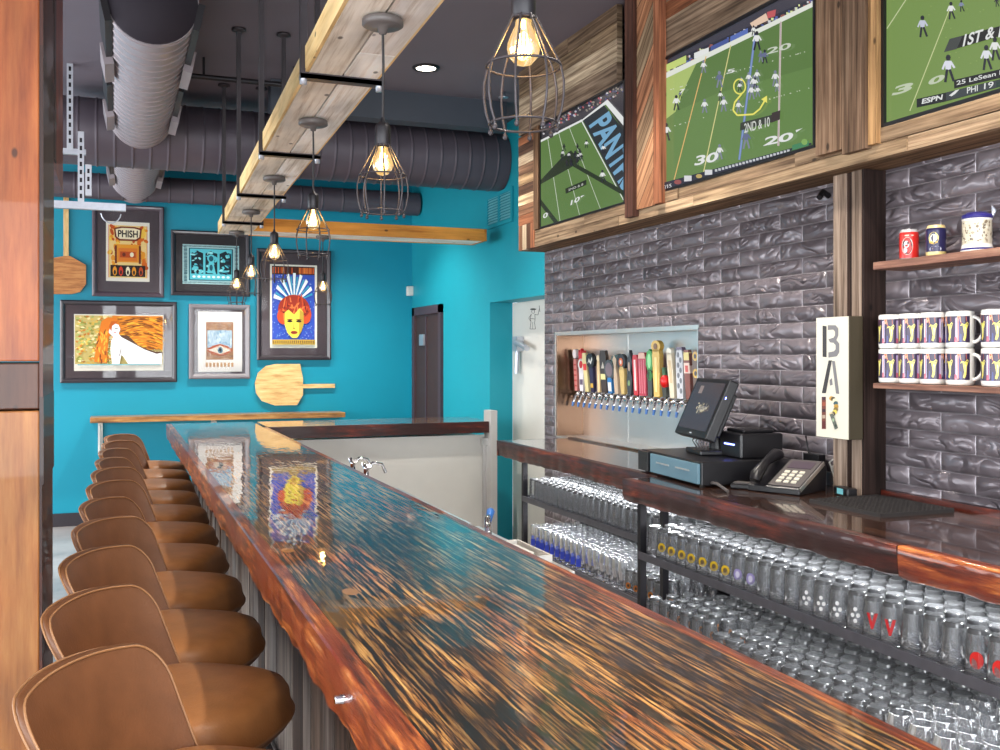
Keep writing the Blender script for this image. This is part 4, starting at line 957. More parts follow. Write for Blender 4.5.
def tv2(A, r):
    A.poly([(45, 245), (620, -12), (620, 18), (45, 300)], (40, 42, 60))
    for _ in range(150):
        x = r.uniform(48, 615); y = 262 - (x - 48) * .447 + r.uniform(-18, 14); A.rect(x, y, x + r.uniform(4, 12), y + r.uniform(5, 12), r.choice([(200, 200, 204), (30, 30, 40), (50, 80, 160), (150, 70, 60), (214, 226, 140), (90, 70, 60)]))
    A.poly([(50, 250), (140, 208), (140, 235), (50, 275)], (190, 210, 90)); A.poly([(170, 200), (225, 178), (225, 200), (170, 222)], WHT); A.poly([(232, 175), (300, 142), (300, 162), (232, 192)], (40, 70, 150)); A.poly([(306, 138), (372, 106), (372, 126), (306, 158)], (50, 90, 180)); A.poly([(380, 88), (440, 50), (450, 76), (390, 104)], (226, 190, 160)); A.poly([(444, 46), (478, 36), (474, 62), (446, 70)], (190, 40, 50))
    A.poly([(48, 290), (620, 18), (640, 560), (48, 700)], (92, 132, 52))
    A.poly([(48, 290), (185, 225), (140, 320), (100, 420), (48, 460)], (166, 190, 84))
    A.poly([(185, 225), (620, 20), (620, 250), (260, 350), (100, 420), (140, 320)], (84, 122, 46))
    A.poly([(45, 283), (625, 4), (625, 22), (45, 304)], (222, 226, 214))
    for a, b, c, w in (((215, 212), (95, 675), (226, 170, 60), 3.5), ((308, 170), (205, 650), (216, 206, 120), 3.5), ((400, 125), (340, 600), (80, 110, 190), 8), ((496, 82), (487, 548), (216, 196, 190), 7), ((400, 125), (340, 600), (120, 150, 200), 3), ((496, 82), (487, 548), (150, 130, 140), 2)): A.line(a, b, w, c)
    for _ in range(60):
        x = r.uniform(70, 610); A.line((x, 490 - x * .25 + r.uniform(-4, 4) + (0 if r.random() < .5 else -130)), (x + 6, 489 - x * .25), 2, (190, 206, 160)) if 0 else A.ell(x, r.choice([500, 360]) - x * .28, 2.5, 2, (200, 210, 180), 5)
    for x, y, h in ((105, 415, 60), (120, 370, 30), (68, 530, 70), (208, 275, 50), (212, 425, 55), (268, 330, 65), (284, 420, 60), (272, 380, 40), (345, 345, 40), (352, 318, 30), (410, 190, 75), (440, 240, 55), (425, 235, 45), (398, 135, 40), (480, 325, 62), (380, 320, 50), (400, 345, 65), (412, 310, 50), (392, 375, 60), (405, 335, 45), (415, 365, 45), (343, 425, 50), (372, 560, 75), (272, 600, 60), (488, 345, 40)):
        player(A, x, y, h, WHT if r.random() < .75 else (90, 100, 140), r.choice([NVY, (120, 126, 150)]))
    ring = [(348 + 22 * cos(a), 326 + 28 * sin(a)) for a in [k * pi / 10 for k in range(21)]]; A.path(ring, 5, YEL)
    A.path([(356, 354), (330, 385), (324, 415), (340, 434), (400, 430), (425, 410), (446, 374)], 6, YEL); A.poly([(452, 360), (452, 388), (430, 374)], YEL)
    A.poly([(352, 462), (486, 428), (484, 456), (350, 492)], (52, 60, 50)); A.text('2ND & 10', (366, 500), (96, -26), (0, -34), (214, 218, 210), .01)
    A.poly([(470, 425), (502, 415), (500, 450), (468, 462)], (60, 50, 50))
    A.text('20', (438, 548), (108, -22), (8, -30), WHT, .025); A.poly([(560, 490), (586, 482), (562, 498)], WHT); A.text('30', (178, 622), (86, -18), (8, -34), WHT, .025); A.text('20', (450, 206), (90, -24), (4, -22), (200, 208, 190), .02); A.text('7', (122, 352), (20, -4), (2, -14), WHT, .02); A.text('5', (300, 278), (30, -6), (2, -14), WHT, .02)
    A.poly([(48, 690), (625, 535), (625, 556), (48, 722)], (34, 38, 60)); A.text('7/15', (58, 712), (34, -8), (0, -14), WHT); A.ell(116, 684, 14, 9, (150, 50, 50), 10); A.rect(140, 660, 168, 682, (214, 214, 218)); A.ell(196, 662, 12, 8, (190, 160, 60), 10); A.rect(218, 638, 246, 658, (214, 214, 218))
    for k in range(22): A.rect(256 + k * 13, 636 - k * 3.5, 265 + k * 13, 645 - k * 3.5, (196, 200, 206))
    A.poly([(548, 546), (610, 528), (610, 548), (548, 566)], (40, 130, 80)); A.ell(594, 534, 12, 12, (120, 170, 60), 8)
def tv3(A, r):
    for k in range(40): A.ell(r.uniform(90, 900), r.uniform(-60, 640), 6, 4, (126, 156, 62), 6)
    A.line((215, -10), (100, 165), 5, (196, 206, 150)); A.line((440, 110), (232, 640), 5, (200, 208, 140)); A.line((470, 30), (440, 110), 4, (200, 208, 140))
    for x, y, h, c1 in ((305, 215, 130, (190, 196, 214)), (470, 112, 105, WHT), (530, 68, 70, (120, 130, 170)), (455, 475, 165, (216, 218, 232)), (675, 405, 150, (220, 222, 230)), (725, 350, 140, WHT), (735, 40, 60, NVY), (850, 250, 140, WHT), (960, 330, 160, WHT)): player(A, x, y, h, c1, NVY, 6)
    A.poly([(465, 225), (760, 150), (1100, 60), (1100, 118), (760, 208), (432, 302)], (30, 32, 32)); A.poly([(465, 225), (540, 206), (505, 284), (432, 302)], (64, 70, 68))
    A.text('1ST &', (540, 268), (180, -52), (14, -68), WHT, .02); A.text('10', (745, 216), (80, -22), (12, -64), WHT, .02)
    A.text('3', (130, 552), (110, -30), (22, -50), (190, 202, 170), .04); A.text('0', (335, 494), (90, -26), (20, -42), (190, 202, 170), .04)
    A.poly([(490, 462), (1100, 320), (1100, 372), (492, 512)], (22, 24, 30)); A.text('25 LeSean McCoy', (505, 492), (410, -98), (0, -24), WHT, .012)
    A.poly([(275, 572), (436, 536), (1100, 376), (1100, 440), (436, 588), (275, 622)], (28, 34, 36)); A.text('ESPN', (304, 600), (118, -26), (5, -28), WHT, .03)
    A.poly([(445, 534), (1100, 384), (1100, 432), (445, 582)], (56, 66, 70)); A.poly([(462, 552), (500, 522), (522, 516), (500, 540), (478, 556)], WHT); A.text('PHI', (566, 540), (62, -15), (0, -34), WHT, .01); A.text('19', (664, 516), (54, -13), (2, -34), WHT, .008)
    A.poly([(735, 470), (900, 432), (900, 470), (735, 508)], (30, 60, 50))
television(0, 'leftmost television, its screen showing a green pitch and a blue-lettered end zone', (58, 54, 62), tv1, lambda x, y: (540 + x / 4.69, 80 + y / 4.69))
television(1, 'middle television showing a football play with a yellow circle and arrow', (62, 60, 74), tv2, lambda x, y: (650 + x / 3.753, y / 3.753))
television(2, 'rightmost television, partly cut by the edge, showing large players on grass', (112, 146, 52), tv3, lambda x, y: (870 + x / 5.77, y / 5.77))

# ================================================================== POST, BAR SIGN, SHELVES
CZ = H - .51                                   # counter top height
t = thing('wooden_post', 'grey weathered timber post rising from the back counter to the TV housing', 'post', (2.55, 2.92, CZ)); off = (2.55, 2.92, CZ)
m = MB(off); m.box(2.50, XB, 2.93, 3.00, CZ, ZB_, (200, 184, 172), 2); m.build('post_board', 'old_wood', t)
m = MB(off); m.box(2.505, XB, 2.90, 2.93, CZ, ZB_, (72, 54, 48), 2); m.build('post_groove', 'old_wood', t)
m = MB(off); m.box(2.50, XB, 2.85, 2.90, CZ, ZB_, (184, 168, 156), 2); m.build('post_board', 'old_wood', t)
m = MB(off); m.box(2.502, XB, 2.838, 2.85, CZ, ZB_, (62, 48, 46), 2); m.build('side_board', 'old_wood', t)
q = at(826, 196, X=2.585); m = MB(q); m.tube([(2.60, q[1], q[2]), (2.57, q[1], q[2] + .015), (2.545, q[1] - .01, q[2] - .01)], .012, 8)
tag(m.build('spot_clip', 'black_metal'), 'small black clip on the brick wall beside the top of the wooden post', 'clip')
# BAR sign
XS, SY0, SY1, SZ0, SZ1 = 2.432, 2.84, 3.013, H - .303, H + .139
off = (2.46, 2.93, SZ0); t = thing('bar_sign', 'cream box sign with stencil letters BAR, mounted on the wooden post', 'sign', off)
m = MB(off); m.box(XS + .004, 2.498, SY0, SY1, SZ0, SZ1); m.build('sign_box', 'sign_side', t, .002)
m = MB(off); m.box(XS, XS + .0035, SY0 + .001, SY1 - .001, SZ0 + .001, SZ1 - .001); m.build('sign_face', 'offwhite', t)
def S(x, y, l): q = at(800 + x / 5, 300 + y / 5, X=XS - .0005); return (XS - .0005 - .00008 * l, q[1], q[2])
fx = offc = None
A = Art(S, off); LG, LD = (120, 118, 120), (62, 60, 62)
# letters of three stencil strokes each, on the real face plane
A.poly([(113, 128), (133, 131), (133, 286), (113, 284)], LD)
A.poly([(139, 126), (178, 126), (192, 142), (192, 178), (182, 200), (197, 218), (197, 262), (184, 282), (142, 288), (142, 262), (170, 256), (178, 246), (178, 226), (168, 214), (150, 212), (142, 196), (168, 188), (175, 176), (175, 158), (166, 148), (139, 150)], LG)
A.poly([(143, 302), (160, 302), (130, 466), (109, 466)], LD); A.poly([(160, 304), (175, 306), (197, 470), (180, 468)], LG); A.poly([(148, 400), (160, 390), (164, 424), (150, 428)], LG)
A.rect(109, 484, 130, 645, (110, 62, 52)); 
for k, (a, b) in enumerate(((484, 500), (510, 530), (545, 560), (575, 592), (606, 640))): A.rect(112, a, 128, b, [(70, 50, 60), (150, 80, 60), (60, 40, 50), (170, 150, 130), (90, 40, 40)][k])
for k in range(9):
    a = -pi / 2 + k * pi / 8; A.ell(158 + 24 * cos(a), 532 + 40 * sin(a), 12, 12, [(196, 150, 70), (90, 80, 60), (226, 216, 180), (60, 90, 100), (180, 140, 60), (120, 100, 60), (214, 196, 90), (80, 70, 60), (210, 190, 150)][k], 8)
A.poly([(150, 572), (166, 566), (192, 640), (176, 648)], (96, 100, 92)); A.ell(168, 600, 6, 9, (150, 170, 140), 8); A.ell(180, 628, 5, 8, (60, 70, 60), 8)
A.m.build('sign_letters', 'print', t)
# shelves
SH1, SH2 = H + .32, H - .097
for zt_, th_, nm in ((SH1, .026, 'upper dark wooden wall shelf holding two beer cans and a stein'), (SH2, .018, 'lower wooden wall shelf stacked with printed mugs')):
    m = MB((2.52, 2.0, zt_ - th_)); m.box(2.44, XB + .001, 1.0, 2.725, zt_ - th_, zt_, g=1); tag(m.build('wall_shelf', 'shelf_wood', bevel=.002), nm, 'shelf')

# mugs
def mug_art(m, r0, z0, z1, RR):
    # wrap-round print: a pale yellow winged shape before dark and violet streaks, repeated
    A = Art(lambda u, v, l: ((r0 + .00002 * l) * cos(.42 + u), (r0 + .00002 * l) * sin(.42 + u), z0 + (z1 - z0) * v), (0, 0, 0))
    for k in range(5):
        b = k * 1.09
        def strip(u0, u1, c, v0=0, v1=1):
            n = max(1, int((u1 - u0) / .18))
            for q in range(n): A.l += 0; A.m.face([A.P(b + u0 + (u1 - u0) * (q + a) / n, v, 1) for a, v in ((0, v0), (1, v0), (1, v1), (0, v1))], c, smooth=True)
        strip(0, 1.09, (52, 38, 66))
        A.l = 2
        for _ in range(7): u = RR.uniform(.0, .3); A.poly([(b + u, RR.uniform(0, .2)), (b + u + .07, .05), (b + u + .05, .95), (b + u, .9)], RR.choice([(226, 218, 224), (150, 120, 176), (196, 190, 214), (70, 66, 130), (206, 130, 120)]))
        A.poly([(b + .15, .72), (b + .5, .66), (b + .85, .80), (b + .82, 1), (b + .3, 1)], (150, 66, 50)); A.poly([(b + .2, .82), (b + .45, .76), (b + .4, .98), (b + .2, 1)], (220, 150, 110))
        A.poly([(b + .38, .62), (b + .55, .66), (b + .6, .5), (b + .66, .30), (b + .58, .10), (b + .70, .06), (b + .8, .2), (b + .84, .5), (b + .98, .72), (b + .88, .78), (b + .7, .68), (b + .5, .72)], (214, 202, 96))
        A.poly([(b + .66, .3), (b + .76, .3), (b + .8, .55), (b + .7, .6)], (236, 228, 170)); A.poly([(b + .35, .0), (b + .5, .0), (b + .48, .3), (b + .4, .34)], (56, 60, 120)); A.poly([(b + .0, .02), (b + .2, .02), (b + .16, .2), (b + .02, .22)], (190, 90, 110))
    m.v, m.f, m.c, m.uv, m.sm = A.m.v, A.m.f, A.m.c, A.m.uv, A.m.sm
def make_mug():
    t = thing('printed_mug', None, 'mug'); hh = .118
    m = MB(); m.lathe([(.001, .004), (.036, .004), (.038, 0), (.042, .004), (.043, .012), (.043, hh - .004), (.0415, hh), (.0395, hh - .002), (.039, .012), (.001, .01)], n=32); m.build('body', 'ceramic', t)
    m = MB(); m.tube([(.041 + (.032 * sin(a)), 0, hh * .5 + .040 * cos(a)) for a in [pi * k / 12 for k in range(13)]], .0058, 8); m.build('handle', 'ceramic', t)
    m = MB(); mug_art(m, .0434, .018, hh - .016, random.Random(4)); m.build('printed_wrap', 'enamel', t)
    return t
M0 = make_mug(); snap(M0); first = True
col_names = ["first from the post", "second from the post", "third from the post", "with its whole handle showing", "behind the fully shown handle", "cut by the view's edge"]
ys_ = [Yof(z_, 2.52) for z_ in (3.50, 3.385, 3.27, 3.13, 2.94, 2.83)]
ys_ = [2.72, 2.625, 2.53, 2.42, 2.28, 2.19]
for i, y in enumerate(ys_):
    for j, row in enumerate(('bottom', 'top')):
        o = M0 if first else copy_tree(M0); first = False
        o.location = (2.517, y, SH2 + j * .1185); o.rotation_euler = (0, 0, radians({3: -72, 5: -66}.get(i, 35)))
        o['label'] = 'white printed mug, %s row on the lower shelf, %s' % (row, col_names[i]); o['group'] = 'printed mugs stacked on the lower shelf'
# cans and stein
def can(px, lab, c1, c2, c3, capc, artf):
    q = at(px, 262, X=2.53); y = q[1]; t = thing('beer_can', lab, 'beer can', (2.53, y, SH1))
    m = MB(); hh = .108
    prof = [(.001, .003), (.022, .002), (.026, 0), (.031, .01), (.0315, .02), (.0315, .05), (.0315, .09), (.030, .098), (.026, hh), (.025, hh - .003), (.001, hh - .004)]
    m.lathe(prof, n=28, cols=[capc, capc, capc, c2, c1, c1, c1, capc, capc, capc]); m.build('can_body', 'enamel', t)
    # badge wrapped on the camera side
    m = MB(); a0 = math.atan2(-y, -2.53)
    def W(u, v, l): return ((.0317 + .0001 * l) * cos(a0 + u / .0315), (.0317 + .0001 * l) * sin(a0 + u / .0315), v)
    A = Art(lambda x, y_, l: W(x, y_, l), (0, 0, 0)); artf(A); A.m.build('label_print', 'enamel', t)
def redart(A):
    A.ell(-.006, .05, .019, .030, (226, 200, 190), 20); A.ell(-.006, .05, .017, .027, (36, 26, 30), 20)
    A.ell(-.008, .056, .009, .012, (200, 200, 200), 12); A.ell(-.012, .036, .007, .010, (170, 170, 176), 10); A.line((-.016, .05), (.008, .06), .004, (210, 60, 40)); A.ell(-.003, .06, .003, .006, (60, 40, 40), 8); A.ell(.0, .086, .016, .003, (226, 170, 150), 10)
def navyart(A):
    A.ell(-.008, .064, .016, .020, (236, 214, 120), 16); A.ell(-.008, .064, .011, .014, (214, 220, 200), 14); A.ell(-.002, .028, .02, .010, (150, 150, 170), 12); A.poly([(-.03, .012), (-.01, .03), (.02, .016), (.03, .012)], (230, 214, 160)); A.ell(-.008, .05, .014, .004, (200, 160, 60), 10)
can(909, 'red beer can with a black round badge on the upper shelf', (196, 40, 34), (196, 40, 34), 0, (170, 168, 168), redart)
can(936, 'navy beer can with gold rim and badge, between the red can and the stein', (38, 34, 74), (214, 196, 130), 0, (214, 190, 130), navyart)
q = at(977, 250, X=2.52); t = thing('beer_stein', 'lidded cream stein with blue bands at the end of the upper shelf', 'stein', (2.52, q[1], SH1))
m = MB(); BL, ST_ = (44, 40, 110), (196, 186, 164)
m.lathe([(.001, 0), (.047, 0), (.048, .008), (.046, .014), (.045, .02), (.0435, .026), (.043, .10), (.0445, .106), (.046, .112), (.0445, .118), (.03, .126), (.001, .130)], n=32, cols=[(220, 216, 206), (220, 216, 206), BL, (226, 222, 212), (226, 222, 212), ST_, (226, 222, 212), BL, BL, BL, BL]); m.build('stein_body', 'enamel', t)
m = MB(); RR = random.Random(5)
for _ in range(170):
    a, z = RR.uniform(0, 2 * pi), RR.uniform(.032, .096); w_, h_ = RR.uniform(.002, .006), RR.uniform(.002, .006); r_ = .0436
    m.face([(r_ * cos(a + w_ / r_ * u), r_ * sin(a + w_ / r_ * u), z + h_ * v) for u, v in ((-1, 0), (0, -1), (1, 0), (0, 1))], RR.choice([(120, 104, 84), (160, 148, 124), (92, 80, 70), (226, 218, 200)]))
m.build('relief_print', 'enamel', t)
a0 = .2; m = MB(); m.tube([((.044 + .026 * sin(b)) * cos(a0), (.044 + .026 * sin(b)) * sin(a0), .062 + .032 * cos(b)) for b in [pi * k / 10 for k in range(11)]], .006, 8); m.build('handle', 'enamel', t)
m = MB(); m.tube([(.03, -.03, .112), (.034, -.034, .13), (.03, -.03, .146)], [.005, .008, .003], 8); m.build('thumb_lift', 'galvanised', t)

# ================================================================== BACK COUNTER
off = (2.3, 4.5, CZ - .09)
t = thing('back_counter', 'dark glossy timber counter slab with red-brown edge under the beer taps, far section', 'counter', off)
m = MB(off); m.box(2.16, XB, 3.64, 5.5, CZ - .09, CZ, g=1); m.build('slab', 'counter_top', t)
def edgeb(off, x, y0, y1, z0, z1, t, seed, mat='slab_red', nm='edge_board'):
    m = MB(off); RR = random.Random(seed); ph = [RR.uniform(0, 6) for _ in range(6)]; rows = []; n = int((y1 - y0) / .02)
    for i in range(n + 1):
        y = y0 + (y1 - y0) * i / n; w = sum(sin(y * f + p) for f, p in zip((4, 9, 19, 41, 67), ph)) / 5; w2 = sum(sin(y * f + p) for f, p in zip((6, 13, 31, 53, 3), ph)) / 5
        rows.append([(x + .04, y, z1), (x + .003, y, z1), (x, y, z1 - .003), (x + .005 * w, y, z1 - .03), (x + .006 * w2, y, z1 - .06), (x + .006 + .006 * w, y, z0 + .008 * w2 + .006), (x + .016, y, z0 + .008 * w2), (x + .04, y, z0 + .008 * w2)])
    m.grid(rows, smooth=True, uvf=lambda i, j: (y0 + (y1 - y0) * i / n, [0, .037, .04, .07, .10, .13, .14, .17, .2][j])); m.face(rows[0]); m.face(rows[-1][::-1])
    o = m.build(nm, mat, t); o.modifiers.new('es', 'EDGE_SPLIT').split_angle = radians(50)
edgeb(off, 2.12, 3.64, 5.5, CZ - .095, CZ, t, 2)
m = MB(off); m.box(2.12, XB, 5.5, 5.52, CZ - .09, CZ, g=0); m.build('end_board', 'slab_red', t)
m = MB(off); m.box(XB - .02, XB, 3.64, 5.5, CZ, CZ + .010, g=1); m.build('upstand', 'counter_top', t)
off = (2.25, 2.2, CZ - .09)
t = thing('back_counter', 'glossy dark timber counter section nearest the camera, carrying till and phone', 'counter', off)
m = MB(off); m.box(1.99, XB, .9, 3.618, CZ - .09, CZ, g=1); m.build('slab', 'counter_top', t)
edgeb(off, 1.95, 2.09, 3.63, CZ - .09, CZ, t, 8)
edgeb(off, 1.95, .9, 2.085, CZ - .09, CZ, t, 11, 'bar_edge')
m = MB(off); m.box(1.99, XB, 3.618, 3.63, CZ - .09, CZ, g=0); m.build('end_board', 'slab_red', t)
m = MB(off); m.box(XB - .03, XB, .9, 2.83, CZ, CZ + .025, g=1); m.build('upstand', 'slab_red', t)
# steel shelving frames under the counters
US, LS = H - .815, H - 1.10
def rack(lab, x0, y0, y1):
    off = (2.3, (y0 + y1) / 2, 0); t = thing('glass_rack', lab, 'shelving rack', off)
    for x in (x0, XB - .06):
        for y in (y0, y1) if (y1 - y0 < 2 or x == x0) else (y0, (y0 + y1) / 2, y1):
            m = MB(off); m.box(x, x + .028, y - .013, y + .013, 0, CZ - .09); m.build('upright', 'black_metal', t)
    for z in (US, LS):
        m = MB(off); x = x0 + .012
        while x < XB - .03: m.box(x, x + .009, y0, y1, z - .006, z); x += .021
        m.build('shelf_slats', 'rack_steel', t)
        m = MB(off); m.box(x0 - .003, x0 + .003, y0, y1, z - .02, z + .010); m.box(XB - .03, XB - .025, y0, y1, z - .03, z + .012)
        for y in (y0, y1): m.box(x0 + .003, XB - .03, y - .003, y + .003, z - .03, z + .012)
        m.build('shelf_rail', 'rack_steel', t)
    return t
rack('black steel rack of glasses under the far counter section', 2.17, 3.69, 5.24)
rack('black steel rack of glasses under the counter section nearest the camera', 2.0, .95, 3.58)
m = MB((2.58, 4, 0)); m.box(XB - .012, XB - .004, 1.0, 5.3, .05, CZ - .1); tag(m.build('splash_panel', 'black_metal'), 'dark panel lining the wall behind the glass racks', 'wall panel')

# ================================================================== GLASSWARE
def glass_mesh(name, kind):
    m = MB(); WL, BS = (246, 248, 250), (84, 86, 92)  # BS paints the base's refracted dark as colour
    if kind == 'pint': pr = [(.0345, 0), (.0325, .03), (.0275, .108), (.0265, .118), (.023, .121), (.001, .121)]
    elif kind == 'tumbler': pr = [(.037, 0), (.0365, .03), (.033, .077), (.031, .086), (.027, .089), (.001, .089)]
    elif kind == 'high': pr = [(.0285, 0), (.0275, .05), (.0265, .104), (.0255, .112), (.022, .115), (.001, .115)]
    elif kind == 'flute': pr = [(.0255, .135), (.0275, .09), (.022, .05), (.012, .024), (.010, .010), (.029, .004), (.028, 0), (.001, 0)]
    elif kind == 'stemless': pr = [(.0318, .095), (.039, .07), (.041, .045), (.034, .02), (.022, .004), (.020, 0), (.001, 0)]
    n = len(pr) - 1; thick = {'pint': 3, 'tumbler': 3, 'high': 3, 'flute': 3, 'stemless': 2}[kind]
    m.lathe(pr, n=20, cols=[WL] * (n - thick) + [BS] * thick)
    r0, h0 = pr[0]; m.tube([(r0 * cos(2 * pi * k / 20), r0 * sin(2 * pi * k / 20), h0 + (.001 if h0 == 0 else 0)) for k in range(20)], .0011, 4, WL, closed=True)
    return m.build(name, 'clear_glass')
protos = {}
def put(kindname, kind, x, y, z, lab, cat, grp, printc=None):
    key = (kindname, printc)
    if key not in protos:
        o = glass_mesh(kindname, kind); protos[key] = o; kids = []
        if printc:
            r0 = {'pint': .0322, 'high': .0292, 'flute': .0285}[kind]
            A = Art(lambda u, v, l: ((r0 + .0004 + .0001 * l) * cos(pi * 1.2 + u / r0), (r0 + .0004 + .0001 * l) * sin(pi * 1.2 + u / r0), v), (0, 0, 0)); RR = random.Random(9)
            if printc == 'yellow':
                A.ell(0, .05, .016, .018, (226, 186, 40), 12); A.ell(0, .05, .008, .009, (110, 90, 60), 8)
            elif printc == 'hop':
                for u, v in ((0, .07), (-.008, .052), (.008, .052), (0, .036)): A.ell(u, v, .006, .007, (226, 226, 226), 6)
            elif printc == 'vee': A.poly([(-.016, .075), (-.007, .075), (0, .050), (.007, .075), (.016, .075), (.003, .03), (-.003, .03)], (190, 30, 34)); A.ell(0, .074, .004, .004, (220, 220, 220), 6)
            elif printc == 'red': A.ell(0, .045, .017, .022, (206, 30, 24), 14); A.rect(-.012, .03, .012, .034, (230, 120, 110))
            elif printc == 'amber': A.ell(0, .04, .013, .015, (190, 110, 30), 10); A.ell(0, .04, .006, .007, (60, 40, 30), 8)
            elif printc == 'blue': A.rect(-.014, .02, .014, .06, (60, 84, 225)); A.ell(0, .07, .010, .010, (120, 140, 240), 10)
            elif printc == 'lilac': A.ell(0, .05, .016, .02, (150, 140, 190), 10); A.ell(0, .05, .008, .012, (210, 206, 224), 8)
            d = A.m.build('printed_logo', 'enamel', o); kids = [d]
        protos[key] = (o, kids); c = o
    else:
        o, kids = protos[key]; c = o.copy(); COL.objects.link(c)
        for d in kids: e = d.copy(); e.parent = c; COL.objects.link(e)
    c.location = (x, y, z); c.rotation_euler = (0, 0, 0 if printc else R.uniform(0, 6))
    tag(c, lab, cat, grp); return c
# upper shelf, near rack
PC, G = 'pint glass', 'plain pint glasses upside down on the upper shelf of the near rack'
y = 3.525; c = 0; J = lambda s=.0025: R.uniform(-s, s)
front = {}
for k in range(1, 8): front[k] = ('yellow', 'upside-down pint glass with yellow print just right of the black rack upright', 'pint glasses with yellow prints')
for k in (8, 9): front[k] = ('lilac', 'upside-down pint glass with a faint lilac print, next to the yellow-printed glasses', 'pint glasses with lilac prints')
for k in (13, 14, 15, 16): front[k] = ('hop', 'upside-down pint glass with four pale dots, left of the red V glasses', 'pint glasses with pale dot prints')
front[17] = ('vee', 'pint glass with a red V print, the one farther from the camera', 'pint glasses with a red V'); front[18] = ('vee', 'pint glass with a red V print, the one closer to the camera', 'pint glasses with a red V')
front[22] = ('red', 'pint glass with a round red print, the farther of the two red-spotted ones', 'pint glasses with round red prints'); front[23] = ('red', 'pint glass with a round red print at the edge of the view', 'pint glasses with round red prints')
while y > 1.62:
    for i in range(7):
        x = 2.045 + i * .0735 + J()
        if x > 2.53: continue
        if i == 0 and c in front: p_, lb, gp = front[c]; put('pint_glass', 'pint', x, y + J(), US, lb, PC, gp, p_)
        else: put('pint_glass', 'pint', x, y + J(), US, 'clear unprinted pint glass, upside down on the upper shelf of the near rack', PC, G)
    y -= .0735; c += 1
# lower shelf, near rack
y = 3.53; c = 0
while y > 1.55:
    for i in range(6):
        x = 2.05 + i * .079 + J()
        if c < 6 and i < 3: put('highball_glass', 'high', x, y + J(), LS, 'slim upside-down glass with an amber print, lower shelf, right of the rack upright', 'glass', 'amber-printed glasses on the near lower shelf', 'amber')
        elif y < 2.2: put('stemless_wine_glass', 'stemless', x + .004, y + J(), LS, 'clear stemless wine glass upright at the near end of the lower shelf', 'wine glass', 'stemless wine glasses on the near lower shelf')
        else: put('rocks_tumbler', 'tumbler', x, y + J(), LS, 'clear short tumbler upside down on the lower shelf of the near rack', 'tumbler', 'tumblers on the near lower shelf')
    y -= .079 if y > 2.2 else .086; c += 1
# far rack
y = 5.17
while y > 3.74:
    for i in range(6): put('highball_glass', 'high', 2.215 + i * .063 + J(.002), y + J(), US, 'clear slim glass upside down on the upper shelf of the far rack', 'glass', 'slim glasses on the far upper shelf')
    y -= .063
y = 5.17
while y > 3.74:
    for i in range(5):
        x = 2.22 + i * .068 + J(.002)
        if y > 4.55 and i < 3: put('flute_glass', 'flute', x, y, LS, 'flared tasting glass with a blue print, at the far end of the lowest shelf', 'glass', 'blue-printed tasting glasses on the far lower shelf', 'blue')
        elif y < 4.08 and i < 2: put('highball_glass', 'high', x, y, LS, 'slim glass with an amber print, lower shelf, left of the rack upright', 'glass', 'amber-printed glasses on the far lower shelf', 'amber')
        else: put('flute_glass', 'flute', x, y, LS, 'clear unprinted tasting glass on the lower shelf of the far rack', 'glass', 'clear tasting glasses on the far lower shelf')
    y -= .066

# ================================================================== TAP WALL
off = (2.7, 4.9, AZ0)
t = thing('tap_alcove', 'stainless steel tap alcove let into the crinkled brick wall', 'alcove', off)
XA = 2.79
m = MB(off); m.box(XA, XA + .01, AY0, AY1 - .6, CZ, AZ1); m.build('back_panel', 'steel', t)
m = MB(off); m.box(XA - .002, XA + .01, AY1 - .598, AY1, CZ, AZ1); m.build('back_panel', 'steel', t)
m = MB(off); m.box(XB + .002, XA, AY1 - .012, AY1, CZ, AZ1); m.build('side_panel', 'steel_brown_reflection', t)  # steel jamb, its brown reflection is painted
m = MB(off); m.box(XB + .002, XA, AY0, AY0 + .01, CZ, AZ1); m.box(XB + .002, XA, AY0 + .01, AY1 - .012, AZ1 - .01, AZ1); m.build('soffit_panel', 'steel', t)
m = MB(off); m.box(XB - .004, XB + .002, AY0 - .012, AY1 + .012, AZ1 - .004, AZ1 + .012); m.box(XB - .004, XB + .002, AY1, AY1 + .012, CZ, AZ1); m.build('edge_trim', 'steel', t)
m = MB(off); m.box(XB, XA, AY0, AY1, CZ - .02, CZ); m.build('drip_ledge', 'steel', t)
m = MB(off); m.tube([(XA - .03, AY0 + .05, 1.315), (XA - .03, AY1 - .06, 1.315)], .022, 12); m.build('manifold', 'chrome', t)
def flat(poly, th, c, m):
    """outline in (side, height) extruded front to back; side runs along y"""
    m.prism(poly, lambda u, v, w: (w - th / 2, -u, v), th, c)
def ellp(cx, cy, rx, ry, n=14, p=2.0): return [(cx + rx * math.copysign(abs(cos(t)) ** (2 / p), cos(t)), cy + ry * math.copysign(abs(sin(t)) ** (2 / p), sin(t))) for t in [2 * pi * k / n for k in range(n)]]
def pad(w0, w1, h, n=1): return [(-w0, 0), (w0, 0), (w1, h * .85), (w1 * .7, h), (-w1 * .7, h), (-w1, h * .85)]
K_, W_, RD, TN, GD, GN, DB, GY = (30, 26, 30), (226, 222, 214), (200, 30, 34), (206, 184, 146), (214, 168, 66), (50, 150, 60), (86, 48, 36), (150, 150, 152)
def H1(m): flat(pad(.010, .013, .15), .02, (206, 130, 124), m); flat(ellp(0, .175, .015, .022), .022, (226, 216, 216), m); [flat([(-.010, .02 + k * .025), (.010, .02 + k * .025), (.010, .028 + k * .025), (-.010, .028 + k * .025)], .023, (180, 70, 70), m) for k in range(5)]
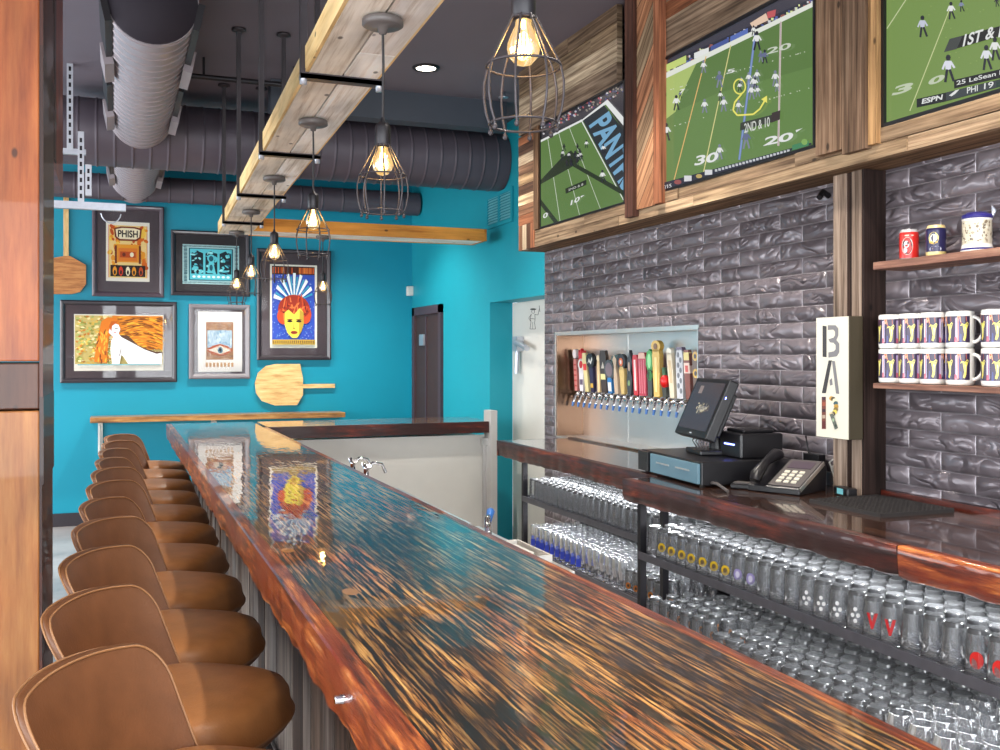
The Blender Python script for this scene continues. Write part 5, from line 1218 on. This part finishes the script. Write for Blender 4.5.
def H2(m): flat(pad(.013, .02, .12), .018, (222, 214, 216), m); flat(ellp(0, .125, .026, .028), .02, W_, m); flat(ellp(0, .125, .014, .018), .022, RD, m); flat([(-.018, .145), (.02, .145), (.022, .19), (.008, .175), (0, .2), (-.01, .178), (-.02, .192)], .02, RD, m); flat([(-.012, .03), (.012, .03), (.012, .055), (-.012, .055)], .02, (90, 70, 90), m)
def H3(m): flat(pad(.013, .017, .18), .018, (222, 206, 150), m); flat([(-.013, .10), (.013, .10), (.013, .13), (-.013, .13)], .02, (214, 60, 60), m)
def H4(m): flat(pad(.012, .016, .13), .02, (44, 36, 66), m); flat(ellp(0, .145, .032, .034), .022, K_, m); flat([(-.02, .13), (-.006, .155), (.004, .14), (.018, .162), (.02, .15), (.005, .128), (-.008, .142)], .024, W_, m); flat([(-.01, .02), (.01, .02), (.01, .04), (-.01, .04)], .022, GD, m)
def H5(m): flat(pad(.008, .011, .15), .014, (232, 200, 150), m); flat(ellp(0, .155, .012, .014), .015, (240, 220, 180), m)
def H6(m): flat(pad(.020, .026, .19), .02, (60, 44, 36), m); flat([(-.02, .06), (.016, .06), (.016, .085), (-.02, .085)], .022, (226, 216, 150), m); flat([(-.014, .11), (.012, .11), (.0, .14)], .022, (196, 186, 170), m)
def H7(m): flat(pad(.014, .016, .07), .02, (50, 120, 180), m); flat([(-.012, .01), (.012, .01), (.012, .05), (-.012, .05)], .022, W_, m); flat(ellp(0, .105, .038, .045), .016, (70, 74, 76), m); flat(ellp(0, .105, .026, .032), .018, (120, 104, 110), m)
def H8(m): flat([(-.012, 0), (.012, 0), (.014, .06), (.008, .12), (.016, .15), (.0, .17), (-.014, .15), (-.006, .12), (-.014, .06)], .02, (196, 172, 146), m); flat([(-.028, .135), (.028, .15), (.03, .175), (-.02, .165)], .018, (60, 80, 76), m)
def H9(m): flat(pad(.012, .018, .12), .02, (206, 176, 110), m); flat(ellp(0, .14, .032, .034), .02, K_, m); flat(ellp(0, .14, .014, .018), .023, (220, 110, 60), m); flat(ellp(0, .14, .006, .009), .025, W_, m)
def H10(m): flat([(-.012, 0), (.012, 0), (.02, .07), (.012, .10), (.02, .14), (.004, .19), (-.016, .14), (-.010, .09), (-.02, .06)], .018, K_, m); flat(ellp(-.002, .05, .008, .012), .02, (120, 150, 90), m); flat(ellp(0, .12, .007, .02), .02, (180, 150, 130), m)
def H11(m): flat(pad(.024, .028, .18), .02, (176, 44, 66), m); flat([(-.024, .155), (.024, .155), (.02, .178), (-.018, .178)], .022, (214, 170, 150), m); [flat([(x, .01), (x + .004, .01), (x + .004, .15), (x, .15)], .023, (214, 130, 140), m) for x in (-.018, -.004, .012)]
def H12(m): flat(pad(.014, .018, .17), .02, (196, 40, 50), m); flat([(-.006, .02), (.006, .02), (.006, .15), (-.006, .15)], .023, (240, 214, 210), m)
def H13(m): flat(pad(.013, .016, .11), .02, (36, 44, 36), m); flat([(.026 * cos(a) * (1 if k % 2 else .86), .145 + .048 * sin(a) * (1 if k % 2 else .9)) for k, a in [(k, 2 * pi * k / 20) for k in range(20)]], .02, GN, m); flat(ellp(0, .145, .012, .03), .023, (150, 220, 150), m); flat(ellp(0, .085, .018, .022), .02, GN, m)
def H14(m): flat(pad(.018, .024, .2), .026, (214, 176, 84), m); flat(ellp(0, .205, .03, .024), .026, (206, 166, 70), m); flat(ellp(0, .205, .012, .012), .03, (110, 70, 30), m); flat([(-.006, .02), (.006, .02), (.008, .16), (-.008, .16)], .03, (240, 214, 140), m)
def H15(m): flat(pad(.012, .014, .05), .02, (60, 60, 50), m); m.lathe([(.001, .035), (.016, .042), (.024, .058), (.022, .075), (.012, .088), (.001, .09)], n=14, col=(210, 24, 24)); flat([(-.01, .09), (.01, .09), (.008, .12), (-.008, .12)], .014, (50, 90, 50), m)
def H16(m): flat(pad(.013, .017, .18), .02, (232, 218, 190), m); flat(ellp(0, .185, .016, .014), .02, (240, 232, 214), m); flat([(-.008, .06), (.008, .06), (.008, .15), (-.008, .15)], .022, (214, 190, 150), m)
def H17(m): flat(pad(.018, .022, .19), .022, (196, 196, 200), m); [flat(ellp((-1) ** k * .007, .03 + k * .02, .007, .011, 8), .025, (96, 98, 104), m) for k in range(8)]; flat([(-.022, .185), (.022, .185), (.016, .2), (-.016, .2)], .022, (86, 70, 100), m)
def H18(m): flat(pad(.013, .018, .19), .02, (120, 52, 34), m); flat([(-.017, .10), (.017, .10), (.017, .14), (-.017, .14)], .022, (236, 206, 190), m); flat([(-.008, .105), (.008, .105), (.008, .13), (-.008, .13)], .024, (200, 70, 60), m); flat([(-.016, .15), (.016, .15), (.015, .18), (-.015, .18)], .022, (226, 206, 130), m)
def H19(m): flat(pad(.014, .02, .19), .02, (90, 60, 40), m); [flat(ellp(0, z, .016, .018), .022, GD, m) or flat(ellp(0, z, .007, .009), .025, K_, m) for z in (.10, .165)]
hd = [(H1, 'pink tube handle with a pale top'), (H2, 'white and red crowned handle'), (H3, 'cream paddle with a red patch'), (H4, 'navy handle under a black badge lettered in white'), (H5, 'thin tan stick handle'), (H6, 'broad dark brown block handle'),
      (H7, 'blue stub under a grey disc'), (H8, 'tan bottle-shaped handle with a dark green tag'), (H9, 'tan handle under a black badge with an orange ring'), (H10, 'black jagged spear handle'), (H12, 'slim red handle with a white stripe'), (H11, 'wide crimson paddle handle'),
      (H13, 'curly bright green handle'), (H14, 'tall golden yellow paddle handle'), (H15, 'short handle with a round red ball'), (H16, 'ivory handle with a rounded tip'), (H17, 'silver scaly handle'), (H18, 'red-brown handle with cream squares'), (H19, 'brown handle with two yellow rings'), (H3, 'cream paddle handle hidden behind the till screen')]
for k, (fn, lb) in enumerate(hd):
    y = 5.665 - k * .0775; x = XA - .055; z = 1.315
    t = thing('beer_tap', 'beer tap with ' + lb, 'beer tap', (x, y, z), group='beer taps in the steel alcove')
    m = MB(); m.tube([(.035, 0, 0), (-.01, 0, 0)], .012, 10); m.tube([(-.005, 0, .012), (-.028, 0, -.002), (-.04, 0, -.04)], [.011, .010, .008], 8); m.lathe([(.001, .0), (.011, .002), (.012, .012), (.009, .022), (.007, .034), (.001, .036)], (-.008, 0, 0), 10); m.build('faucet', 'chrome', t)
    m = MB(); m.tube([(-.04, 0, -.040), (-.046, 0, -.068)], [.0095, .006], 8); m.build('spout_cap', 'cap_blue', t)
    m = MB(); fn(m); o = m.build('handle', 'enamel', t); o.location = (-.012, 0, .03); o.rotation_euler = (0, radians(-4 + R.uniform(-3, 3)), radians(12)); o.scale = (1.15, 1.2, 1.33)

# ================================================================== TILL, PHONE AND OTHER COUNTER THINGS
rz = math.atan2(.055, .609)       # turned slightly off the counter line
def placed(name, lab, cat, x, y, z, rz=0): return thing(name, lab, cat, (x, y, z), rz)
# cash drawer; local -x faces the bar, y runs towards the back wall
t = placed('cash_drawer', 'black cash drawer with a blue-grey front on the near back counter', 'cash drawer', 2.085, 3.265, CZ, -rz * -1)
t.rotation_euler = (0, 0, -rz)
m = MB(); m.box(.012, .42, 0, .56, .006, .098); m.build('case', 'black_plastic', t, .004)
m = MB(); m.box(.0, .012, .012, .445, .012, .09); m.build('drawer_front', 'drawer_blue', t, .002)
for a in (.08, .26): m = MB(); m.box(-.003, .0, a, a + .12, .055, .061); m.build('slot', 'steel', t)
m = MB(); m.box(-.006, .012, .455, .555, .012, .094); m.box(-.008, -.006, .47, .53, .05, .075); m.build('lock_panel', 'black_plastic', t, .003)
for x in (.03, .39):
    for y in (.03, .53): m = MB(); m.lathe([(.001, 0), (.012, 0), (.012, .006)], (x, y, 0), 10); m.build('foot', 'rubber', t)
# receipt printer behind the screen
t = placed('receipt_printer', 'black receipt printer on the cash drawer behind the till screen', 'printer', 2.30, 3.30, CZ + .098, -rz)
m = MB(); m.box(0, .19, 0, .17, 0, .10); m.box(.02, .16, .015, .155, .10, .115); m.build('printer_body', 'black_plastic', t, .008)
m = MB(); m.box(-.002, 0, .05, .13, .05, .056); m.build('status_light', 'led_blue', t)
# touch-screen till
t = placed('till_screen', 'black tilted touch-screen till standing on the cash drawer', 'till', 2.24, 3.555, CZ + .098, -radians(12))
m = MB(); m.box(.0, .17, -.09, .09, 0, .022); m.build('stand_base', 'black_plastic', t, .006)
m = MB(); m.tube([(.11, 0, .02), (.10, 0, .12), (.06, 0, .16)], [.035, .03, .03], 10); m.build('stand_neck', 'black_plastic', t)
def TT(x, y, z):
    a = radians(24); z0 = .075; return (x * cos(a) + (z) * sin(a) - .01, y, z0 + z * cos(a) - x * sin(a))
m = MB(); m.box(0, .045, -.165, .205, 0, .262, T=TT); m.box(.045, .075, -.12, .12, .03, .22, T=TT); m.build('monitor', 'black_plastic', t, .006)
A = Art(lambda u, v, l: TT(-.0008 - .0001 * l, -u, v), (0, 0, 0)); A.rect(-.185, .03, .142, .242, (66, 58, 68)); A.rect(-.115, .19, -.075, .225, (150, 130, 124))
RR = random.Random(2)
for _ in range(46): A.ell(RR.gauss(.0, .03), .125 + RR.gauss(0, .009), RR.uniform(.003, .012), RR.uniform(.002, .008), RR.choice([(150, 140, 120), (196, 184, 150), (110, 104, 90)]), 8)
A.text('Restaurant', (-.02, .115), (.085, .005), (0, .022), (170, 160, 150)); A.l += 1
A.rect(-.012, .010, .012, .016, (200, 200, 200))
A.m.build('screen', 'screen_dim' if 'screen_dim' in M else 'screen_picture', t)
m = MB()
for k in range(5): m.tube([(.06, -.07 + k * .035, .09), (.03, -.075 + k * .04, .05), (.04, -.06 + k * .03, .022)], .003, 6)
m.build('cables', 'grey_plastic', t)
m = MB(); m.box(.012, .016, -.1665, -.165, .18, .19, T=TT); m.build('power_light', 'led_blue', t)
# small handheld things
q = at(722, 489, Z=CZ + .01); t = placed('card_reader', 'small dark card reader lying beside the desk phone', 'card reader', *at(748, 489, Z=CZ)[:2], CZ, radians(35))
m = MB(); m.box(-.03, .03, -.06, .06, 0, .022); m.build('reader_body', 'black_plastic', t, .006); m = MB(); m.box(-.022, .022, -.05, .05, .022, .026); m.build('reader_face', 'grey_plastic', t, .001)
a_ = at(708, 487, Z=CZ)[:2]; b_ = at(728, 493, Z=CZ)[:2]; m = MB((a_[0], a_[1], CZ)); m.tube([(a_[0] + .02, a_[1] + .02, CZ + .006), (a_[0], a_[1] - .03, CZ + .02), ((a_[0] + b_[0]) / 2, (a_[1] + b_[1]) / 2, CZ + .022), (b_[0], b_[1], CZ + .006)], .006, 8)
tag(m.build('coiled_cable', 'grey_plastic'), 'short loop of grey cable between cash drawer and card reader', 'cable')
# desk phone
t = placed('desk_phone', 'black desk phone with sloped keypad on the near back counter', 'desk phone', 2.35, 3.075, CZ, radians(25))
wedge = [(-.10, 0), (.11, 0), (.12, .085), (.10, .112), (-.10, .024)]
m = MB(); m.prism([(x, z) for x, z in wedge], lambda u, v, w: (u, w - .10, v), .21); m.build('phone_base', 'black_plastic', t, .005)
def TP(x, y, z): a = math.atan2(.088, .20); return (-.10 + x * cos(a) - z * sin(a), y, .024 + x * sin(a) + z * cos(a))
m = MB(); m.box(.01, .205, -.095, .03, .0005, .004, T=TP); m.build('face_plate', 'grey_plastic', t)
m = MB()
for r_ in range(4):
    for k in range(3): m.box(.03 + r_ * .024, .044 + r_ * .024, -.07 + k * .03, -.052 + k * .03, .004, .008, T=TP)
m.build('keypad', 'offwhite', t)
m = MB(); m.box(.14, .19, -.08, .015, .004, .006, T=TP); m.build('display', 'frame_plum', t)
m = MB(); m.tube([TP(.0, .075, .02), TP(.02, .075, .035), TP(.10, .075, .045), TP(.18, .075, .035), TP(.205, .075, .02)], [.02, .024, .016, .024, .02], 10); m.build('handset', 'black_plastic', t)
m = MB(); m.box(.0, .206, -.1035, -.10, -.012, .004, T=TP); m.build('side_trim', 'steel', t)
c_ = at(814, 452, X=2.57); m = MB((2.57, c_[1], CZ)); m.box(2.55, 2.585, c_[1] - .05, c_[1] + .04, CZ, CZ + .12); m.tube([(2.56, c_[1] + .02, CZ + .12), (2.55, c_[1] + .025, CZ + .19)], .004, 6)
tag(m.build('router_box', 'black_plastic', bevel=.004), 'small black box against the brick behind the desk phone', 'box')
m = MB((2.56, 3.0, CZ))
for k in range(3): m.tube([(2.56, 3.055 + k * .004, CZ + .01 + k * .02), (2.535, 3.04 + k * .012, CZ + .06 + k * .02), (2.55, 3.02, CZ + .11 + k * .015), (2.565, 3.01, CZ + .02)], .004, 6)
tag(m.build('white_cables', 'white_paint'), 'loop of white cables at the foot of the wooden post', 'cable')
c_ = at(845, 487, Z=CZ + .02)[:2]; t = placed('tape_roll', 'small bluish packet lying at the foot of the wooden post', 'packet', 2.47, 2.90, CZ, radians(-10))
m = MB(); m.box(-.02, .02, -.05, .05, 0, .03); m.build('packet_body', 'black_plastic', t, .006); m = MB(); m.box(-.0215, -.0205, -.02, .02, .005, .026); m.build('packet_label', 'louvre', t)
# rubber bar mat
a_, b_ = at(815, 490, Z=CZ)[:2], at(945, 512, Z=CZ)[:2]
mx0, mx1, my0, my1 = 2.235, 2.53, 2.46, 2.80
off = (2.26, 2.4, CZ); m = MB(off); m.box(mx0, mx1, my0, my1, CZ, CZ + .004)
k = 0; y = my0
while y < my1 - .01:
    x = mx0
    while x < mx1 - .01: m.box(x, x + .012, y, y + .012, CZ + .004, CZ + .012); x += .0185
    y += .0185
for a, b, c, d in ((mx0 - .004, mx0, my0, my1), (mx1, mx1 + .004, my0, my1), (mx0, mx1, my0 - .004, my0), (mx0, mx1, my1, my1 + .004)): m.box(a, b, c, d, CZ, CZ + .013)
tag(m.build('bar_mat', 'rubber'), 'black ribbed rubber bar mat on the near back counter', 'bar mat')

# ================================================================== LIGHT
W = bpy.data.worlds.new('world'); SC.world = W; W.use_nodes = True
W.node_tree.nodes['Background'].inputs[0].default_value = (.86, .93, 1, 1); W.node_tree.nodes['Background'].inputs[1].default_value = 1.5
def area(name, loc, rot, sx, sy, e, c):
    ld = bpy.data.lights.new(name, 'AREA'); ld.shape = 'RECTANGLE'; ld.size = sx; ld.size_y = sy; ld.energy = e; ld.color = c
    o = bpy.data.objects.new(name, ld); COL.objects.link(o); o.location = loc; o.rotation_euler = rot; return o
DAY = (.93, .97, 1)
w = (YB - YF) / 5
for i in range(5): area('window_daylight', (XL + .03, YF + (i + .5) * w, 1.7), (0, radians(-90), 0), 2.3, w - .4, 75, DAY)
w = (XB - XL) / 3
for i in range(3): area('window_daylight', (XL + (i + .5) * w, YF + .03, 1.7), (radians(90), 0, 0), w - .4, 2.3, 110, DAY)
def spot(x, y, e, ang=115, c=(1, .93, .84)):
    ld = bpy.data.lights.new('downlight', 'SPOT'); ld.energy = e; ld.spot_size = radians(ang); ld.spot_blend = .6; ld.shadow_soft_size = .07; ld.color = c
    o = bpy.data.objects.new('downlight', ld); COL.objects.link(o); o.location = (x, y, ZC - .03)
dl = bpy.data.objects.get('recessed_downlight'); x0, y0 = dl.location[:2]
spot(x0, y0, 130)
snap(dl)
for x, y, lb, e in ((1.75, 3.9, 'recessed downlight above the service aisle, second from the back', 130), (1.75, 1.9, 'recessed downlight above the service aisle near the camera', 130), (1.75, .1, 'recessed downlight above the service aisle behind the camera', 100),
                 (-1.2, 8.2, 'recessed downlight above the seating near the teal wall', 240), (.9, 8.6, 'recessed downlight between the spiral duct and the teal wall', 170), (-1.2, 4.2, 'recessed downlight above the seating beside the timber pillar', 100), (.25, 1.0, 'recessed downlight over the near end of the bar', 80), (1.9, 8.6, 'recessed downlight by the far door', 150)):
    o = copy_tree(dl); o.location = (x, y, ZC - .01); o['label'] = lb; spot(x, y, e)
for x_, a, b, z_, e, nm in ((2.13, .95, 3.58, CZ - .092, 9, 'near back counter'), (2.29, 3.72, 5.4, CZ - .092, 8, 'far back counter'), (2.12, .97, 3.56, US - .007, 6, 'upper shelf of the near glass rack'), (2.27, 3.72, 5.2, US - .007, 5, 'upper shelf of the far glass rack')):  # strips added to brighten the glasses, hidden from the camera
    m = MB((x_, (a + b) / 2, z_ - .014)); m.box(x_ - .012, x_ + .012, a, b, z_ - .010, z_); m.box(x_ - .008, x_ + .008, a, b, z_ - .014, z_ - .010)
    tag(m.build('added_strip_light', 'added_strip_glow'), 'slim strip added to light the glasses, unseen under the ' + nm, 'added strip light')
    area('added_strip_lamp', (x_, (a + b) / 2, z_ - .016), (0, 0, 0), .02, b - a, e, (.95, .97, 1))
SC.cycles.use_denoising = True; SC.cycles.max_bounces = 12; SC.cycles.transmission_bounces = 12; SC.cycles.glossy_bounces = 5; SC.cycles.diffuse_bounces = 4; SC.cycles.transparent_max_bounces = 48
SC.cycles.caustics_reflective = False; SC.cycles.caustics_refractive = False; SC.cycles.sample_clamp_indirect = 6
vs = SC.view_settings; vs.view_transform = 'Standard'; vs.look = 'None'; vs.gamma = 1; vs.use_curve_mapping = False; vs.exposure = .55
